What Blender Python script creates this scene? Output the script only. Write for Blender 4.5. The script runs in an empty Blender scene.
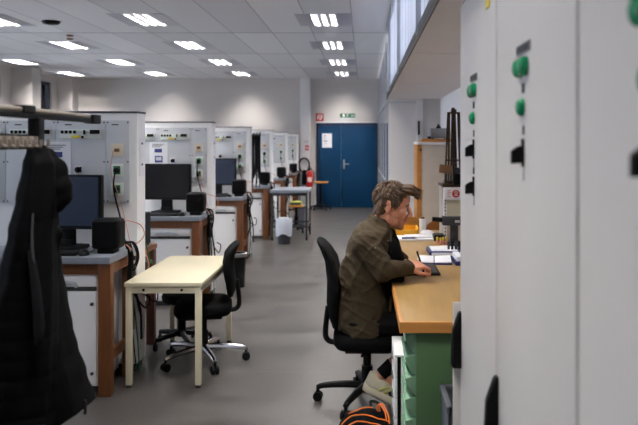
import bpy, bmesh, math, random
from mathutils import Vector, Matrix, noise, Euler
random.seed(7)
PI = math.pi
U = 0.94            # metres per layout unit
F, VU, VV, H = 700.0, 364.0, 142.5, 1.67
scene = bpy.context.scene
COL = scene.collection

def at(u, v, y):
    return Vector(((u - VU) * y / F, y, H - (v - VV) * y / F))

# ------------------------------------------------------------------ materials
def lin(c):
    c = c / 255.0
    return c / 12.92 if c <= 0.04045 else ((c + 0.055) / 1.055) ** 2.4

def C(r, g, b):
    return (lin(r), lin(g), lin(b), 1.0)

def mat(name, col, rough=0.5, metal=0.0, var=0.06, scale=9.0, bump=0.0, bscale=60.0, stretch=(1, 1, 1), coat=0.0, spec=0.5, trans=0.0):
    m = bpy.data.materials.new(name)
    m.use_nodes = True
    nt = m.node_tree
    p = nt.nodes['Principled BSDF']
    p.inputs['Roughness'].default_value = rough
    p.inputs['Metallic'].default_value = metal
    p.inputs['Specular IOR Level'].default_value = spec
    if coat:
        p.inputs['Coat Weight'].default_value = coat
    if trans:
        p.inputs['Transmission Weight'].default_value = trans
    tc = nt.nodes.new('ShaderNodeTexCoord')
    mp = nt.nodes.new('ShaderNodeMapping')
    mp.inputs['Scale'].default_value = stretch
    nt.links.new(tc.outputs['Object'], mp.inputs['Vector'])
    if var:
        n = nt.nodes.new('ShaderNodeTexNoise')
        n.inputs['Scale'].default_value = scale
        n.inputs['Detail'].default_value = 4
        nt.links.new(mp.outputs[0], n.inputs['Vector'])
        r = nt.nodes.new('ShaderNodeValToRGB')
        r.color_ramp.elements[0].position = 0.3
        r.color_ramp.elements[1].position = 0.7
        r.color_ramp.elements[0].color = tuple(max(0, x * (1 - var)) for x in col[:3]) + (1,)
        r.color_ramp.elements[1].color = tuple(min(1, x * (1 + var)) for x in col[:3]) + (1,)
        nt.links.new(n.outputs['Fac'], r.inputs['Fac'])
        nt.links.new(r.outputs['Color'], p.inputs['Base Color'])
    else:
        p.inputs['Base Color'].default_value = col
    if bump:
        n2 = nt.nodes.new('ShaderNodeTexNoise')
        n2.inputs['Scale'].default_value = bscale
        n2.inputs['Detail'].default_value = 3
        nt.links.new(mp.outputs[0], n2.inputs['Vector'])
        b = nt.nodes.new('ShaderNodeBump')
        b.inputs['Strength'].default_value = bump
        b.inputs['Distance'].default_value = 0.01
        nt.links.new(n2.outputs['Fac'], b.inputs['Height'])
        nt.links.new(b.outputs['Normal'], p.inputs['Normal'])
    return m

def emit(name, col, strength):
    m = bpy.data.materials.new(name)
    m.use_nodes = True
    p = m.node_tree.nodes['Principled BSDF']
    p.inputs['Base Color'].default_value = col
    p.inputs['Emission Color'].default_value = col
    p.inputs['Emission Strength'].default_value = strength
    return m

def N(nt, t, **kw):
    n = nt.nodes.new(t)
    for k, v in kw.items():
        setattr(n, k, v)
    return n

def math_n(nt, op, a, b=None):
    n = nt.nodes.new('ShaderNodeMath')
    n.operation = op
    for i, x in enumerate((a, b)):
        if x is None:
            continue
        if isinstance(x, (int, float)):
            n.inputs[i].default_value = x
        else:
            nt.links.new(x, n.inputs[i])
    return n.outputs[0]

def seam_mask(nt, coord, period, offset, width):
    t = math_n(nt, 'DIVIDE', math_n(nt, 'SUBTRACT', coord, offset), period)
    f = math_n(nt, 'FRACT', t)
    d = math_n(nt, 'ABSOLUTE', math_n(nt, 'SUBTRACT', f, 0.5))
    return math_n(nt, 'GREATER_THAN', d, 0.5 - width / period / 2), math_n(nt, 'FLOOR', t)

def ceiling_mat():
    m = bpy.data.materials.new('ceiling_tiles')
    m.use_nodes = True
    nt = m.node_tree
    p = nt.nodes['Principled BSDF']
    p.inputs['Roughness'].default_value = 0.75
    g = N(nt, 'ShaderNodeNewGeometry')
    s = N(nt, 'ShaderNodeSeparateXYZ')
    nt.links.new(g.outputs['Position'], s.inputs[0])
    mx, fx = seam_mask(nt, s.outputs['X'], 0.60 * U, -0.16 * U, 0.014)
    my, fy = seam_mask(nt, s.outputs['Y'], 2.45 * U, 10.4 * U, 0.035)
    seam = math_n(nt, 'MAXIMUM', math_n(nt, 'MULTIPLY', mx, 0.6), math_n(nt, 'MULTIPLY', my, 0.9))
    c = N(nt, 'ShaderNodeCombineXYZ')
    nt.links.new(fx, c.inputs[0]); nt.links.new(fy, c.inputs[1])
    w = N(nt, 'ShaderNodeTexWhiteNoise')
    nt.links.new(c.outputs[0], w.inputs['Vector'])
    r = N(nt, 'ShaderNodeValToRGB')
    r.color_ramp.elements[0].color = C(204, 202, 202)
    r.color_ramp.elements[1].color = C(222, 220, 219)
    r.color_ramp.elements[0].position = 0.0
    r.color_ramp.elements[1].position = 0.5
    nt.links.new(w.outputs['Value'], r.inputs['Fac'])
    mix = N(nt, 'ShaderNodeMix', data_type='RGBA')
    nt.links.new(seam, mix.inputs['Factor'])
    nt.links.new(r.outputs['Color'], mix.inputs['A'])
    mix.inputs['B'].default_value = C(120, 116, 114)
    nt.links.new(mix.outputs['Result'], p.inputs['Base Color'])
    return m

def floor_mat():
    m = bpy.data.materials.new('grey_linoleum')
    m.use_nodes = True
    nt = m.node_tree
    p = nt.nodes['Principled BSDF']
    g = N(nt, 'ShaderNodeNewGeometry')
    n1 = N(nt, 'ShaderNodeTexNoise'); n1.inputs['Scale'].default_value = 2.2; n1.inputs['Detail'].default_value = 7; n1.inputs['Roughness'].default_value = 0.65
    mp = N(nt, 'ShaderNodeMapping'); mp.inputs['Scale'].default_value = (.7, 1.5, 1)
    nt.links.new(g.outputs['Position'], mp.inputs['Vector'])
    nt.links.new(mp.outputs[0], n1.inputs['Vector'])
    n2 = N(nt, 'ShaderNodeTexNoise'); n2.inputs['Scale'].default_value = 60; n2.inputs['Detail'].default_value = 3
    nt.links.new(g.outputs['Position'], n2.inputs['Vector'])
    a = math_n(nt, 'ADD', math_n(nt, 'MULTIPLY', n1.outputs['Fac'], 0.7), math_n(nt, 'MULTIPLY', n2.outputs['Fac'], 0.3))
    r = N(nt, 'ShaderNodeValToRGB')
    r.color_ramp.elements[0].position = 0.32; r.color_ramp.elements[0].color = C(*FLOOR_A)
    r.color_ramp.elements[1].position = 0.66; r.color_ramp.elements[1].color = C(*FLOOR_B)
    nt.links.new(a, r.inputs['Fac'])
    s = N(nt, 'ShaderNodeSeparateXYZ'); nt.links.new(g.outputs['Position'], s.inputs[0])
    my, _ = seam_mask(nt, s.outputs['Y'], 1.9 * U, 7.0 * U, 0.012)
    mix = N(nt, 'ShaderNodeMix', data_type='RGBA')
    nt.links.new(math_n(nt, 'MULTIPLY', my, 0.35), mix.inputs['Factor'])
    nt.links.new(r.outputs['Color'], mix.inputs['A'])
    mix.inputs['B'].default_value = C(96, 92, 90)
    nt.links.new(mix.outputs['Result'], p.inputs['Base Color'])
    rr = math_n(nt, 'ADD', math_n(nt, 'MULTIPLY', n1.outputs['Fac'], 0.30), 0.20)
    nt.links.new(rr, p.inputs['Roughness'])
    return m

def glass_mat(name, tint=(0.9, 0.95, 1.0, 1), rough=0.02):
    m = bpy.data.materials.new(name)
    m.use_nodes = True
    nt = m.node_tree
    nt.nodes.remove(nt.nodes['Principled BSDF'])
    tr = N(nt, 'ShaderNodeBsdfTransparent'); tr.inputs[0].default_value = tint
    gl = N(nt, 'ShaderNodeBsdfGlossy'); gl.inputs['Roughness'].default_value = rough
    fr = N(nt, 'ShaderNodeFresnel'); fr.inputs[0].default_value = 1.5
    mx = N(nt, 'ShaderNodeMixShader')
    nt.links.new(fr.outputs[0], mx.inputs[0]); nt.links.new(tr.outputs[0], mx.inputs[1]); nt.links.new(gl.outputs[0], mx.inputs[2])
    nt.links.new(mx.outputs[0], nt.nodes['Material Output'].inputs['Surface'])
    return m

def frosted():
    m = mat('frosted_glazing', C(214, 218, 226), 0.16, var=0.02, coat=0.5)
    nt = m.node_tree
    p = nt.nodes['Principled BSDF']
    t = N(nt, 'ShaderNodeBsdfTranslucent'); t.inputs[0].default_value = C(236, 240, 250)
    mx = N(nt, 'ShaderNodeMixShader'); mx.inputs[0].default_value = 0.30
    nt.links.new(p.outputs[0], mx.inputs[1]); nt.links.new(t.outputs[0], mx.inputs[2])
    nt.links.new(mx.outputs[0], nt.nodes['Material Output'].inputs['Surface'])
    return m

FLOOR_A = (50, 47, 45)
FLOOR_B = (86, 82, 79)
M = dict(
    ceiling=ceiling_mat(), floor=floor_mat(),
    wall=mat('painted_wall', C(205, 200, 196), 0.8, var=0.02, scale=1.5),
    wall_white=mat('white_plaster', C(226, 224, 224), 0.7, var=0.015, scale=1.5),
    pillar=mat('pillar_paint', C(214, 210, 206), 0.75, var=0.02),
    soffit=mat('soffit_panels', C(236, 232, 230), 0.6, var=0.015),
    gloss_panel=mat('gloss_panel', C(205, 208, 216), 0.10, var=0.02, coat=0.6, spec=0.8),
    blind=mat('blind_fabric', C(206, 208, 214), 0.28, metal=0.35, var=0.05),
    dark_frame=mat('dark_window_frame', C(38, 42, 50), 0.4),
    glass=glass_mat('window_glass', (0.86, 0.92, 1.0, 1)),
    glass_clear=glass_mat('clear_glass', (0.96, 0.97, 1.0, 1)),
    frosted=frosted(),
    skirting=mat('skirting_rubber', C(50, 48, 50), 0.6),
    lab_white=mat('white_powder_coat', C(242, 241, 241), 0.45, var=0.02, scale=3),
    lab_grey=mat('light_grey_panel', C(204, 207, 211), 0.45, var=0.02, scale=3),
    lab_dark=mat('panel_seam_dark', C(70, 72, 78), 0.5),
    cab=mat('control_cabinet_grey', C(210, 205, 201), 0.42, var=0.015, scale=2),
    bench_top=mat('grey_laminate', C(132, 138, 148), 0.38, var=0.05, scale=20),
    wood=mat('brown_wood', C(100, 56, 20), 0.45, var=0.22, scale=6, stretch=(6, 6, 0.6)),
    wood_dark=mat('dark_brown_wood', C(78, 40, 26), 0.5, var=0.2, scale=6, stretch=(6, 6, 0.6)),
    wood_light=mat('light_oak', C(160, 128, 78), 0.36, var=0.10, scale=4, stretch=(5, 0.5, 5)),
    wood_edge=mat('oak_edge', C(188, 128, 62), 0.45, var=0.12, scale=5, stretch=(0.6, 4, 8)),
    wood_orange=mat('orange_beech', C(214, 142, 62), 0.4, var=0.12, scale=6, stretch=(1, 1, 5)),
    wood_brown=mat('brown_ply', C(150, 88, 36), 0.4, var=0.15, scale=6, stretch=(1, 1, 5)),
    cream=mat('cream_enamel', C(222, 213, 184), 0.3, var=0.03, scale=3),
    black=mat('black_plastic', C(11, 11, 12), 0.5, var=0.1, spec=0.15),
    black_soft=mat('black_fabric', C(9, 9, 10), 0.85, var=0.15, scale=40, bump=0.2, bscale=200, spec=0.08),
    coat=mat('black_nylon', C(5, 5, 6), 0.85, var=0.2, scale=20, spec=0.06),
    coat_grey=mat('charcoal_lining', C(16, 16, 18), 0.7, var=0.2, scale=20, spec=0.08),
    chrome=mat('chrome', C(200, 200, 204), 0.18, metal=1.0, var=0.03),
    steel=mat('steel', C(150, 150, 152), 0.35, metal=0.9, var=0.05),
    steel_dark=mat('dark_steel', C(58, 58, 62), 0.45, metal=0.5, var=0.08),
    rail=mat('rail_bronze', C(128, 120, 108), 0.5, metal=0.2, var=0.06),
    hookm=mat('hook_grey_brown', C(122, 112, 102), 0.5, var=0.08),
    screen_black=mat('screen_black', C(20, 21, 25), 0.3, var=0.0, spec=0.2),
    screen_navy=emit('screen_navy', C(12, 28, 52), 0.14),
    paper=mat('paper', C(236, 236, 240), 0.8, var=0.01),
    ink_blue=mat('ink_blue', C(52, 62, 130), 0.7, var=0.1),
    ink_dark=mat('ink_dark', C(60, 60, 66), 0.7, var=0.05),
    green_lamp=mat('green_lens', C(0, 136, 84), 0.22, var=0.05, coat=0.15, spec=0.3),
    green_paint=mat('green_paint', C(74, 106, 68), 0.5, var=0.04, scale=3),
    green_light=mat('pale_green_handle', C(108, 146, 116), 0.4, var=0.05),
    socket_beige=mat('socket_beige', C(224, 212, 188), 0.4, var=0.03),
    socket_white=mat('socket_white', C(226, 232, 226), 0.4, var=0.03),
    socket_green=mat('socket_green', C(30, 120, 70), 0.4, var=0.05),
    yellow=mat('yellow_plastic', C(232, 208, 60), 0.45, var=0.04),
    yellow_orange=mat('orange_yellow_plastic', C(232, 172, 40), 0.4, var=0.05),
    orange=mat('orange_cord', C(222, 112, 24), 0.5, var=0.05),
    cable_orange=mat('orange_cable', C(214, 138, 104), 0.45, var=0.05),
    cable_green=mat('green_cable', C(36, 92, 66), 0.45, var=0.05),
    red=mat('red_enamel', C(186, 22, 26), 0.3, var=0.05),
    red_sign=mat('red_sign', C(176, 28, 24), 0.5, var=0.04),
    white_mark=mat('white_mark', C(238, 232, 226), 0.5, var=0.0),
    sign_green=mat('sign_green', C(8, 96, 62), 0.4, var=0.05),
    door=mat('blue_door_paint', C(0, 50, 84), 0.5, var=0.05, scale=2, spec=0.2),
    door_frame=mat('dark_blue_frame', C(2, 28, 58), 0.5, var=0.05),
    alu=mat('aluminium', C(190, 192, 196), 0.32, metal=0.8, var=0.04),
    bag_white=mat('white_bin_liner', C(214, 220, 232), 0.35, var=0.05, trans=0.15),
    bin=mat('dark_bin', C(44, 46, 52), 0.5, var=0.06),
    crate=mat('grey_crate', C(86, 88, 96), 0.5, var=0.05),
    skin=mat('skin', C(214, 150, 122), 0.5, var=0.07, scale=14),
    stubble=mat('stubble_skin', C(188, 130, 103), 0.65, var=0.15, scale=60),
    lips=mat('lip_skin', C(184, 108, 94), 0.5, var=0.05),
    hair=mat('brown_hair', C(76, 55, 36), 0.55, var=0.35, scale=30, stretch=(1, 1, 0.3)),
    jacket=mat('olive_brown_cloth', C(61, 51, 36), 0.85, var=0.05, scale=8, bump=0.35, bscale=120, spec=0.2),
    trousers=mat('black_trousers', C(12, 12, 13), 0.85, var=0.1, spec=0.1),
    shirt=mat('black_shirt', C(8, 8, 9), 0.85, var=0.1, spec=0.1),
    shoe=mat('beige_sneaker', C(202, 194, 170), 0.6, var=0.08, scale=20),
    sole=mat('cream_sole', C(220, 210, 184), 0.6, var=0.04),
    lime=mat('lime_accent', C(186, 190, 84), 0.5, var=0.04),
    book_blue=mat('navy_cover', C(28, 40, 96), 0.5, var=0.06),
    beige_box=mat('beige_metal', C(206, 196, 180), 0.5, var=0.03),
    beige_panel=mat('pale_beige_panel', C(212, 208, 186), 0.5, var=0.03),
    bronze=mat('bronze_rod', C(70, 52, 36), 0.4, metal=0.6, var=0.15, scale=20),
    cardboard=mat('brown_block', C(120, 84, 52), 0.7, var=0.12),
    instrument=mat('instrument_grey', C(128, 132, 138), 0.4, metal=0.3, var=0.05),
    tube=emit('fluorescent_tube', (1.0, 0.955, 0.91, 1), 400.0),
    blade=mat('specular_louver_blade', C(40, 40, 43), 0.3, metal=0.5, var=0.02),
    louver=mat('louver_white', C(232, 232, 236), 0.35, var=0.01),
    lamp_side=mat('lamp_side_panel', C(176, 176, 182), 0.4, metal=0.3, var=0.03),
    pink=mat('pink_plug', C(220, 150, 130), 0.5, var=0.03),
    eye=mat('eye_white', C(225, 220, 214), 0.2, var=0.0),
    iris=mat('iris_brown', C(60, 42, 30), 0.2, var=0.0),
)

# ------------------------------------------------------------------ mesh builder
class MB:
    def __init__(s):
        s.v, s.f, s.mi = [], [], []

    def push(s, vs, fs, mi=0, mtx=None):
        o = len(s.v)
        s.v += [(mtx @ Vector(v)) if mtx is not None else Vector(v) for v in vs]
        s.f += [tuple(i + o for i in f) for f in fs]
        s.mi += [mi] * len(fs)
        return s

    def box(s, x0, y0, z0, x1, y1, z1, bev=0.0, mi=0, mtx=None, seg=2):
        x0, x1 = min(x0, x1), max(x0, x1); y0, y1 = min(y0, y1), max(y0, y1); z0, z1 = min(z0, z1), max(z0, z1)
        vs = [(x0, y0, z0), (x1, y0, z0), (x1, y1, z0), (x0, y1, z0), (x0, y0, z1), (x1, y0, z1), (x1, y1, z1), (x0, y1, z1)]
        fs = [(0, 3, 2, 1), (4, 5, 6, 7), (0, 1, 5, 4), (1, 2, 6, 5), (2, 3, 7, 6), (3, 0, 4, 7)]
        bev = min(bev, 0.45 * min(x1 - x0, y1 - y0, z1 - z0))
        if bev > 0:
            return s._bevel(vs, fs, bev, seg, mi, mtx)
        return s.push(vs, fs, mi, mtx)

    def _bevel(s, vs, fs, bev, seg, mi, mtx):
        bm = bmesh.new()
        bv = [bm.verts.new(v) for v in vs]
        for f in fs:
            bm.faces.new([bv[i] for i in f])
        bmesh.ops.bevel(bm, geom=list(bm.edges), offset=bev, segments=seg, affect='EDGES', profile=0.6)
        bm.verts.index_update()
        s.push([v.co.copy() for v in bm.verts], [[v.index for v in f.verts] for f in bm.faces], mi, mtx)
        bm.free()
        return s

    def rbox(s, c, size, rot=(0, 0, 0), bev=0.0, mi=0, seg=2):
        m = Matrix.Translation(Vector(c)) @ Euler(rot).to_matrix().to_4x4()
        a, b, d = size[0] / 2, size[1] / 2, size[2] / 2
        return s.box(-a, -b, -d, a, b, d, bev, mi, m, seg)

    def prism(s, pts, axis, a, b, bev=0.0, mi=0):
        n = len(pts)
        def mk(p, t):
            return {'x': (t, p[0], p[1]), 'y': (p[0], t, p[1]), 'z': (p[0], p[1], t)}[axis]
        vs = [mk(p, a) for p in pts] + [mk(p, b) for p in pts]
        fs = [tuple(range(n - 1, -1, -1)), tuple(range(n, 2 * n))] + [(i, (i + 1) % n, (i + 1) % n + n, i + n) for i in range(n)]
        if bev:
            return s._bevel(vs, fs, bev, 1, mi, None)
        return s.push(vs, fs, mi)

    def tube(s, pts, r, n=8, sub=0, mi=0, cap=True):
        pts = [Vector(p) for p in pts]
        if sub:
            rs = r if isinstance(r, (list, tuple)) else None
            out, ro = [], []
            for i in range(len(pts) - 1):
                p0 = pts[max(i - 1, 0)]; p1 = pts[i]; p2 = pts[i + 1]; p3 = pts[min(i + 2, len(pts) - 1)]
                for k in range(sub):
                    t = k / sub
                    out.append(0.5 * ((2 * p1) + (p2 - p0) * t + (2 * p0 - 5 * p1 + 4 * p2 - p3) * t * t + (3 * p1 - p0 - 3 * p2 + p3) * t ** 3))
                    if rs: ro.append(rs[i] * (1 - t) + rs[i + 1] * t)
            out.append(pts[-1])
            if rs: ro.append(rs[-1]); r = ro
            pts = out
        m = len(pts)
        vs, fs = [], []
        t0 = (pts[1] - pts[0]).normalized()
        up = Vector((0, 0, 1)) if abs(t0.z) < 0.9 else Vector((1, 0, 0))
        nrm = t0.cross(up).normalized()
        for i, p in enumerate(pts):
            t = (pts[min(i + 1, m - 1)] - pts[max(i - 1, 0)])
            t = t.normalized() if t.length > 1e-9 else t0
            nrm = (nrm - t * nrm.dot(t))
            nrm = nrm.normalized() if nrm.length > 1e-6 else t.orthogonal().normalized()
            bn = t.cross(nrm)
            rr = r[i] if isinstance(r, (list, tuple)) else r
            for k in range(n):
                a = 2 * PI * k / n
                vs.append(p + (nrm * math.cos(a) + bn * math.sin(a)) * rr)
        for i in range(m - 1):
            for k in range(n):
                fs.append((i * n + k, i * n + (k + 1) % n, (i + 1) * n + (k + 1) % n, (i + 1) * n + k))
        if cap:
            fs.append(tuple(range(n - 1, -1, -1)))
            fs.append(tuple((m - 1) * n + k for k in range(n)))
        return s.push(vs, fs, mi)

    def cyl(s, p0, p1, r0, r1=None, n=16, mi=0):
        return s.tube([p0, p1], [r0, r0 if r1 is None else r1], n, mi=mi)

    def lathe(s, prof, c=(0, 0, 0), n=20, mi=0, mtx=None):
        m = len(prof)
        vs = [(c[0] + r * math.cos(2 * PI * k / n), c[1] + r * math.sin(2 * PI * k / n), c[2] + z) for r, z in prof for k in range(n)]
        fs = [(i * n + k, i * n + (k + 1) % n, (i + 1) * n + (k + 1) % n, (i + 1) * n + k) for i in range(m - 1) for k in range(n)]
        fs += [tuple(range(n - 1, -1, -1)), tuple((m - 1) * n + k for k in range(n))]
        return s.push(vs, fs, mi, mtx)

    def ell(s, c, r, rot=None, n=16, rings=10, mi=0):
        R = rot if rot is not None else Matrix.Identity(3)
        r = (r, r, r) if isinstance(r, (int, float)) else r
        vs = [Vector((0, 0, r[2]))]
        for i in range(1, rings):
            a = PI * i / rings
            for k in range(n):
                b = 2 * PI * k / n
                vs.append(Vector((r[0] * math.sin(a) * math.cos(b), r[1] * math.sin(a) * math.sin(b), r[2] * math.cos(a))))
        vs.append(Vector((0, 0, -r[2])))
        vs = [Vector(c) + R @ v for v in vs]
        fs = [(0, 1 + k, 1 + (k + 1) % n) for k in range(n)]
        for i in range(rings - 2):
            for k in range(n):
                a = 1 + i * n
                fs.append((a + k, a + n + k, a + n + (k + 1) % n, a + (k + 1) % n))
        L = len(vs) - 1; a = 1 + (rings - 2) * n
        fs += [(a + k, L, a + (k + 1) % n) for k in range(n)]
        return s.push(vs, fs, mi)

    def cap(s, p0, p1, r0, r1, n=14):          # tapered capsule
        s.ell(p0, r0, n=n, rings=8); s.ell(p1, r1, n=n, rings=8)
        return s.tube([p0, p1], [r0, r1], n)

    def loft(s, rings, mi=0, cap=True):
        n = len(rings[0]); m = len(rings)
        vs = [p for r in rings for p in r]
        fs = [(i * n + k, i * n + (k + 1) % n, (i + 1) * n + (k + 1) % n, (i + 1) * n + k) for i in range(m - 1) for k in range(n)]
        if cap:
            fs += [tuple(range(n - 1, -1, -1)), tuple((m - 1) * n + k for k in range(n))]
        return s.push(vs, fs, mi)

    def raw_mesh(s, name, off=Vector((0, 0, 0))):
        me = bpy.data.meshes.new(name)
        me.from_pydata([tuple((v - off) * U) for v in s.v], [], s.f)
        for p, i in zip(me.polygons, s.mi):
            p.material_index = i
        return me

    def build(s, name, m, parent=None, angle=38, org=None):
        if org is None:
            org = ORG.get(parent.name, Vector((0, 0, 0))) if parent is not None else Vector((0, 0, 0))
        me = s.raw_mesh(name, org)
        finish(me, angle)
        return link(name, me, m, parent, org)

def finish(me, angle=38):
    bm = bmesh.new(); bm.from_mesh(me)
    bmesh.ops.recalc_face_normals(bm, faces=bm.faces)
    for f in bm.faces: f.smooth = True
    lim = math.radians(angle)
    for e in bm.edges:
        e.smooth = len(e.link_faces) == 2 and e.calc_face_angle(PI) < lim
    bm.to_mesh(me); bm.free()

ORG = {}
def link(name, me, m, parent=None, org=None):
    o = bpy.data.objects.new(name, me)
    for x in (m if isinstance(m, (list, tuple)) else [m]):
        me.materials.append(x if not isinstance(x, str) else M[x])
    COL.objects.link(o)
    if parent is not None:
        o.parent = parent
    ORG[o.name] = Vector(org) if org is not None else Vector((0, 0, 0))
    return o

def thing(name, label, cat, loc=(0, 0, 0), group=None):
    o = bpy.data.objects.new(name, None)
    o.empty_display_size = 0.1
    COL.objects.link(o)
    o.location = Vector(loc) * U
    ORG[o.name] = Vector(loc)
    o['label'] = label; o['category'] = cat
    if group: o['group'] = group
    return o

def single(mb, name, m, label, cat, loc=(0, 0, 0), group=None, angle=38):
    o = mb.build(name, m, None, angle, org=Vector(loc))
    o.location = Vector(loc) * U
    o['label'] = label; o['category'] = cat
    if group: o['group'] = group
    return o

def struct(mb, name, m, parent=None, angle=38):
    o = mb.build(name, m, parent, angle)
    if parent is None: o['kind'] = 'structure'
    return o

def B(*a, **k):
    return MB().box(*a, **k)

def copy_tree(o, delta=None, label=None, parent=None):
    c = o.copy()
    COL.objects.link(c)
    if parent is not None: c.parent = parent
    if delta is not None: c.location = o.location + Vector(delta) * U
    if label: c['label'] = label
    for ch in list(o.children):
        copy_tree(ch, parent=c)
    return c

def remeshed(mb, voxel, smooth=3, off=Vector((0, 0, 0)), decim=None):
    me = mb.raw_mesh('tmp', off)
    o = bpy.data.objects.new('tmp', me); COL.objects.link(o)
    r = o.modifiers.new('r', 'REMESH'); r.mode = 'VOXEL'; r.voxel_size = voxel * U
    if smooth:
        s = o.modifiers.new('s', 'SMOOTH'); s.iterations = smooth; s.factor = 0.5
    if decim:
        d = o.modifiers.new('d', 'DECIMATE'); d.ratio = decim
    dg = bpy.context.evaluated_depsgraph_get()
    out = bpy.data.meshes.new_from_object(o.evaluated_get(dg))
    bpy.data.objects.remove(o); bpy.data.meshes.remove(me)
    for p in out.polygons: p.use_smooth = True
    return out
# ------------------------------------------------------------------ the room
XL, XR, YB, YF, ZC, ZS, XB = -7.65, 1.10, 17.9, -1.5, 3.3, 2.3, 0.33
struct(B(XL - .3, YF, -.08, XR, YB, 0), 'floor', 'floor')
LCOLS = (-.52, -2.9, -4.93, -6.95)
LROWS = (1.95, 4.4, 6.85, 9.3, 11.72, 14.2, 16.6)
LW, LL = .165, .43
ce = MB()
xs = [XL - .3] + [e for x in sorted(LCOLS) for e in (x - LW, x + LW)] + [XR]
for a, b in zip(xs[0::2], xs[1::2]): ce.box(a, YF, ZC, b, YB + .1, ZC + .1)
ys = [YF] + [e for y in LROWS for e in (y - LL, y + LL)] + [YB + .1]
for x in LCOLS:
    for a, b in zip(ys[0::2], ys[1::2]): ce.box(x - LW, a, ZC, x + LW, b, ZC + .1)
struct(ce, 'ceiling', 'ceiling')
struct(B(XL - .3, YB, 0, XR, YB + .12, ZC), 'wall_back', 'wall')
struct(B(XL - .3, YF - .1, 0, XR, YF, ZC), 'wall_front', 'wall')
struct(B(XR, YF, 0, XR + .1, 10.2, ZS), 'wall_right', 'wall_white')
# cross wall that ends the recess with the desk: white flush door leaf and beige wall
struct(B(.36, 10.1, 0, .76, 10.2, ZS), 'wall_recess', 'wall_white')
struct(B(.84, 10.1, 0, XR, 10.2, ZS), 'wall_recess', 'wall')
d = struct(B(.755, 10.06, 0, .845, 10.16, ZS, .004), 'trim_1', 'wall_white')
hb = MB(); hb.box(.775, 10.03, 1.78, .80, 10.06, 1.98, .004)
struct(hb, 'door_closer_plate', 'black', d)
struct(B(.36, 10.085, 2.235, .76, 10.1, 2.265), 'trim_2', 'lab_grey')
# soffit above the desk and the cabinets
sf = MB()
for a, b in ((YF, 2.4), (2.42, 4.92), (4.945, 7.45), (7.47, 10.2)):
    sf.box(XB + .004, a, ZS, XR, b, ZS + .06)
sf.box(XB, YF, ZS + .045, XR, 10.2, ZS + .09, mi=1)
struct(sf, 'trim_3', ['soffit', 'lab_dark'])
struct(B(XB - .006, YF, ZS - .004, XB + .004, 10.2, ZS + .03, .002), 'trim_4', 'steel_dark')
# clerestory over the soffit: translucent glazing, rippled in shape to give bright vertical streaks
m = MB(); vs_, fs_ = [], []
ny = 900
for k in range(ny + 1):
    y = YF + (10.2 - YF) * k / ny
    x = XB + .03 + .012 * math.sin(y * 2 * PI / .30) + .006 * math.sin(y * 2 * PI / 1.37 + 1)
    vs_ += [(x, y, ZS + .03), (x, y, ZC), (x + .006, y, ZS + .03), (x + .006, y, ZC)]
for k in range(ny):
    q = 4 * k
    fs_ += [(q, q + 1, q + 5, q + 4), (q + 2, q + 6, q + 7, q + 3), (q, q + 4, q + 6, q + 2), (q + 1, q + 3, q + 7, q + 5)]
cl = struct(m.push(vs_, fs_), 'window_1', 'frosted', None, 80)
fr = MB()
fr.box(XB - .008, YF, ZC - .045, XB + .03, 10.2, ZC)
for y in (-.6, 1.85, 4.3, 6.75, 9.2):
    fr.box(XB - .012, y - .012, ZS + .03, XB + .02, y + .012, ZC - .04)
struct(fr, 'window_frame', 'alu', cl)
# glossy glazed wall beyond the recess
gw = MB()
for i in range(6):
    y0 = 10.2 + i * 1.283
    gw.box(.36, y0 + .02, .08, .40, y0 + 1.263, ZC - .02)
struct(gw, 'window_2', 'gloss_panel')
mu = MB()
for i in range(7):
    y0 = 10.2 + i * 1.283
    mu.box(.350, y0 - .02, 0, .41, y0 + .02, ZC)
mu.box(.352, 10.2, 0, .41, YB, .08); mu.box(.352, 10.2, 1.0, .41, YB, 1.04); mu.box(.352, 10.2, 2.28, .41, YB, 2.32)
struct(mu, 'trim_5', 'alu')
# pilaster on the back wall
struct(B(-1.62, YB - .16, 0, -1.37, YB, ZC, .005), 'trim_6', 'wall_white')
struct(B(XL, YB - .02, 0, -1.62, YB, .08), 'baseboard_back', 'skirting')
# left wall with pillars and windows
wl = MB()
wins = [(0.6, 2.5), (3.05, 4.95), (5.5, 7.4), (7.95, 9.85), (10.4, 12.3), (12.85, 14.75), (15.7, 17.16)]
edges = [YF] + [e for w in wins for e in w] + [YB]
for a, b in zip(edges[0::2], edges[1::2]):
    wl.box(XL - .2, a, 0, XL, b, ZC)
for a, b in wins:
    wl.box(XL - .2, a, 0, XL, b, .85); wl.box(XL - .2, a, 3.14, XL, b, ZC)
struct(wl, 'wall_left', 'wall')
for i, (a, b) in enumerate(wins):
    w = struct(B(XL - .11, a, .85, XL - .10, b, 3.14), f'window_{i + 3}', 'glass')
    f = MB()
    f.box(XL - .13, a, .85, XL - .05, a + .07, 3.14); f.box(XL - .13, b - .07, .85, XL - .05, b, 3.14)
    f.box(XL - .13, a, .85, XL - .05, b, .92); f.box(XL - .13, a, 3.07, XL - .05, b, 3.14)
    f.box(XL - .13, (a + b) / 2 - .04, .85, XL - .05, (a + b) / 2 + .04, 3.14)
    struct(f, 'window_frame', 'dark_frame', w)
    struct(B(XL - .05, a - .03, .82, XL + .12, b + .03, .85), 'window_sill', 'wall_white', w)
for i, y in enumerate((2.6, 5.05, 7.5, 9.95, 12.4, 15.2, 17.5)):
    x1 = -7.2 if y < 17 else -7.3
    struct(B(XL, y, 0, x1, y + .4, ZC, .004), f'trim_{i + 7}', 'pillar')

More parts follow.
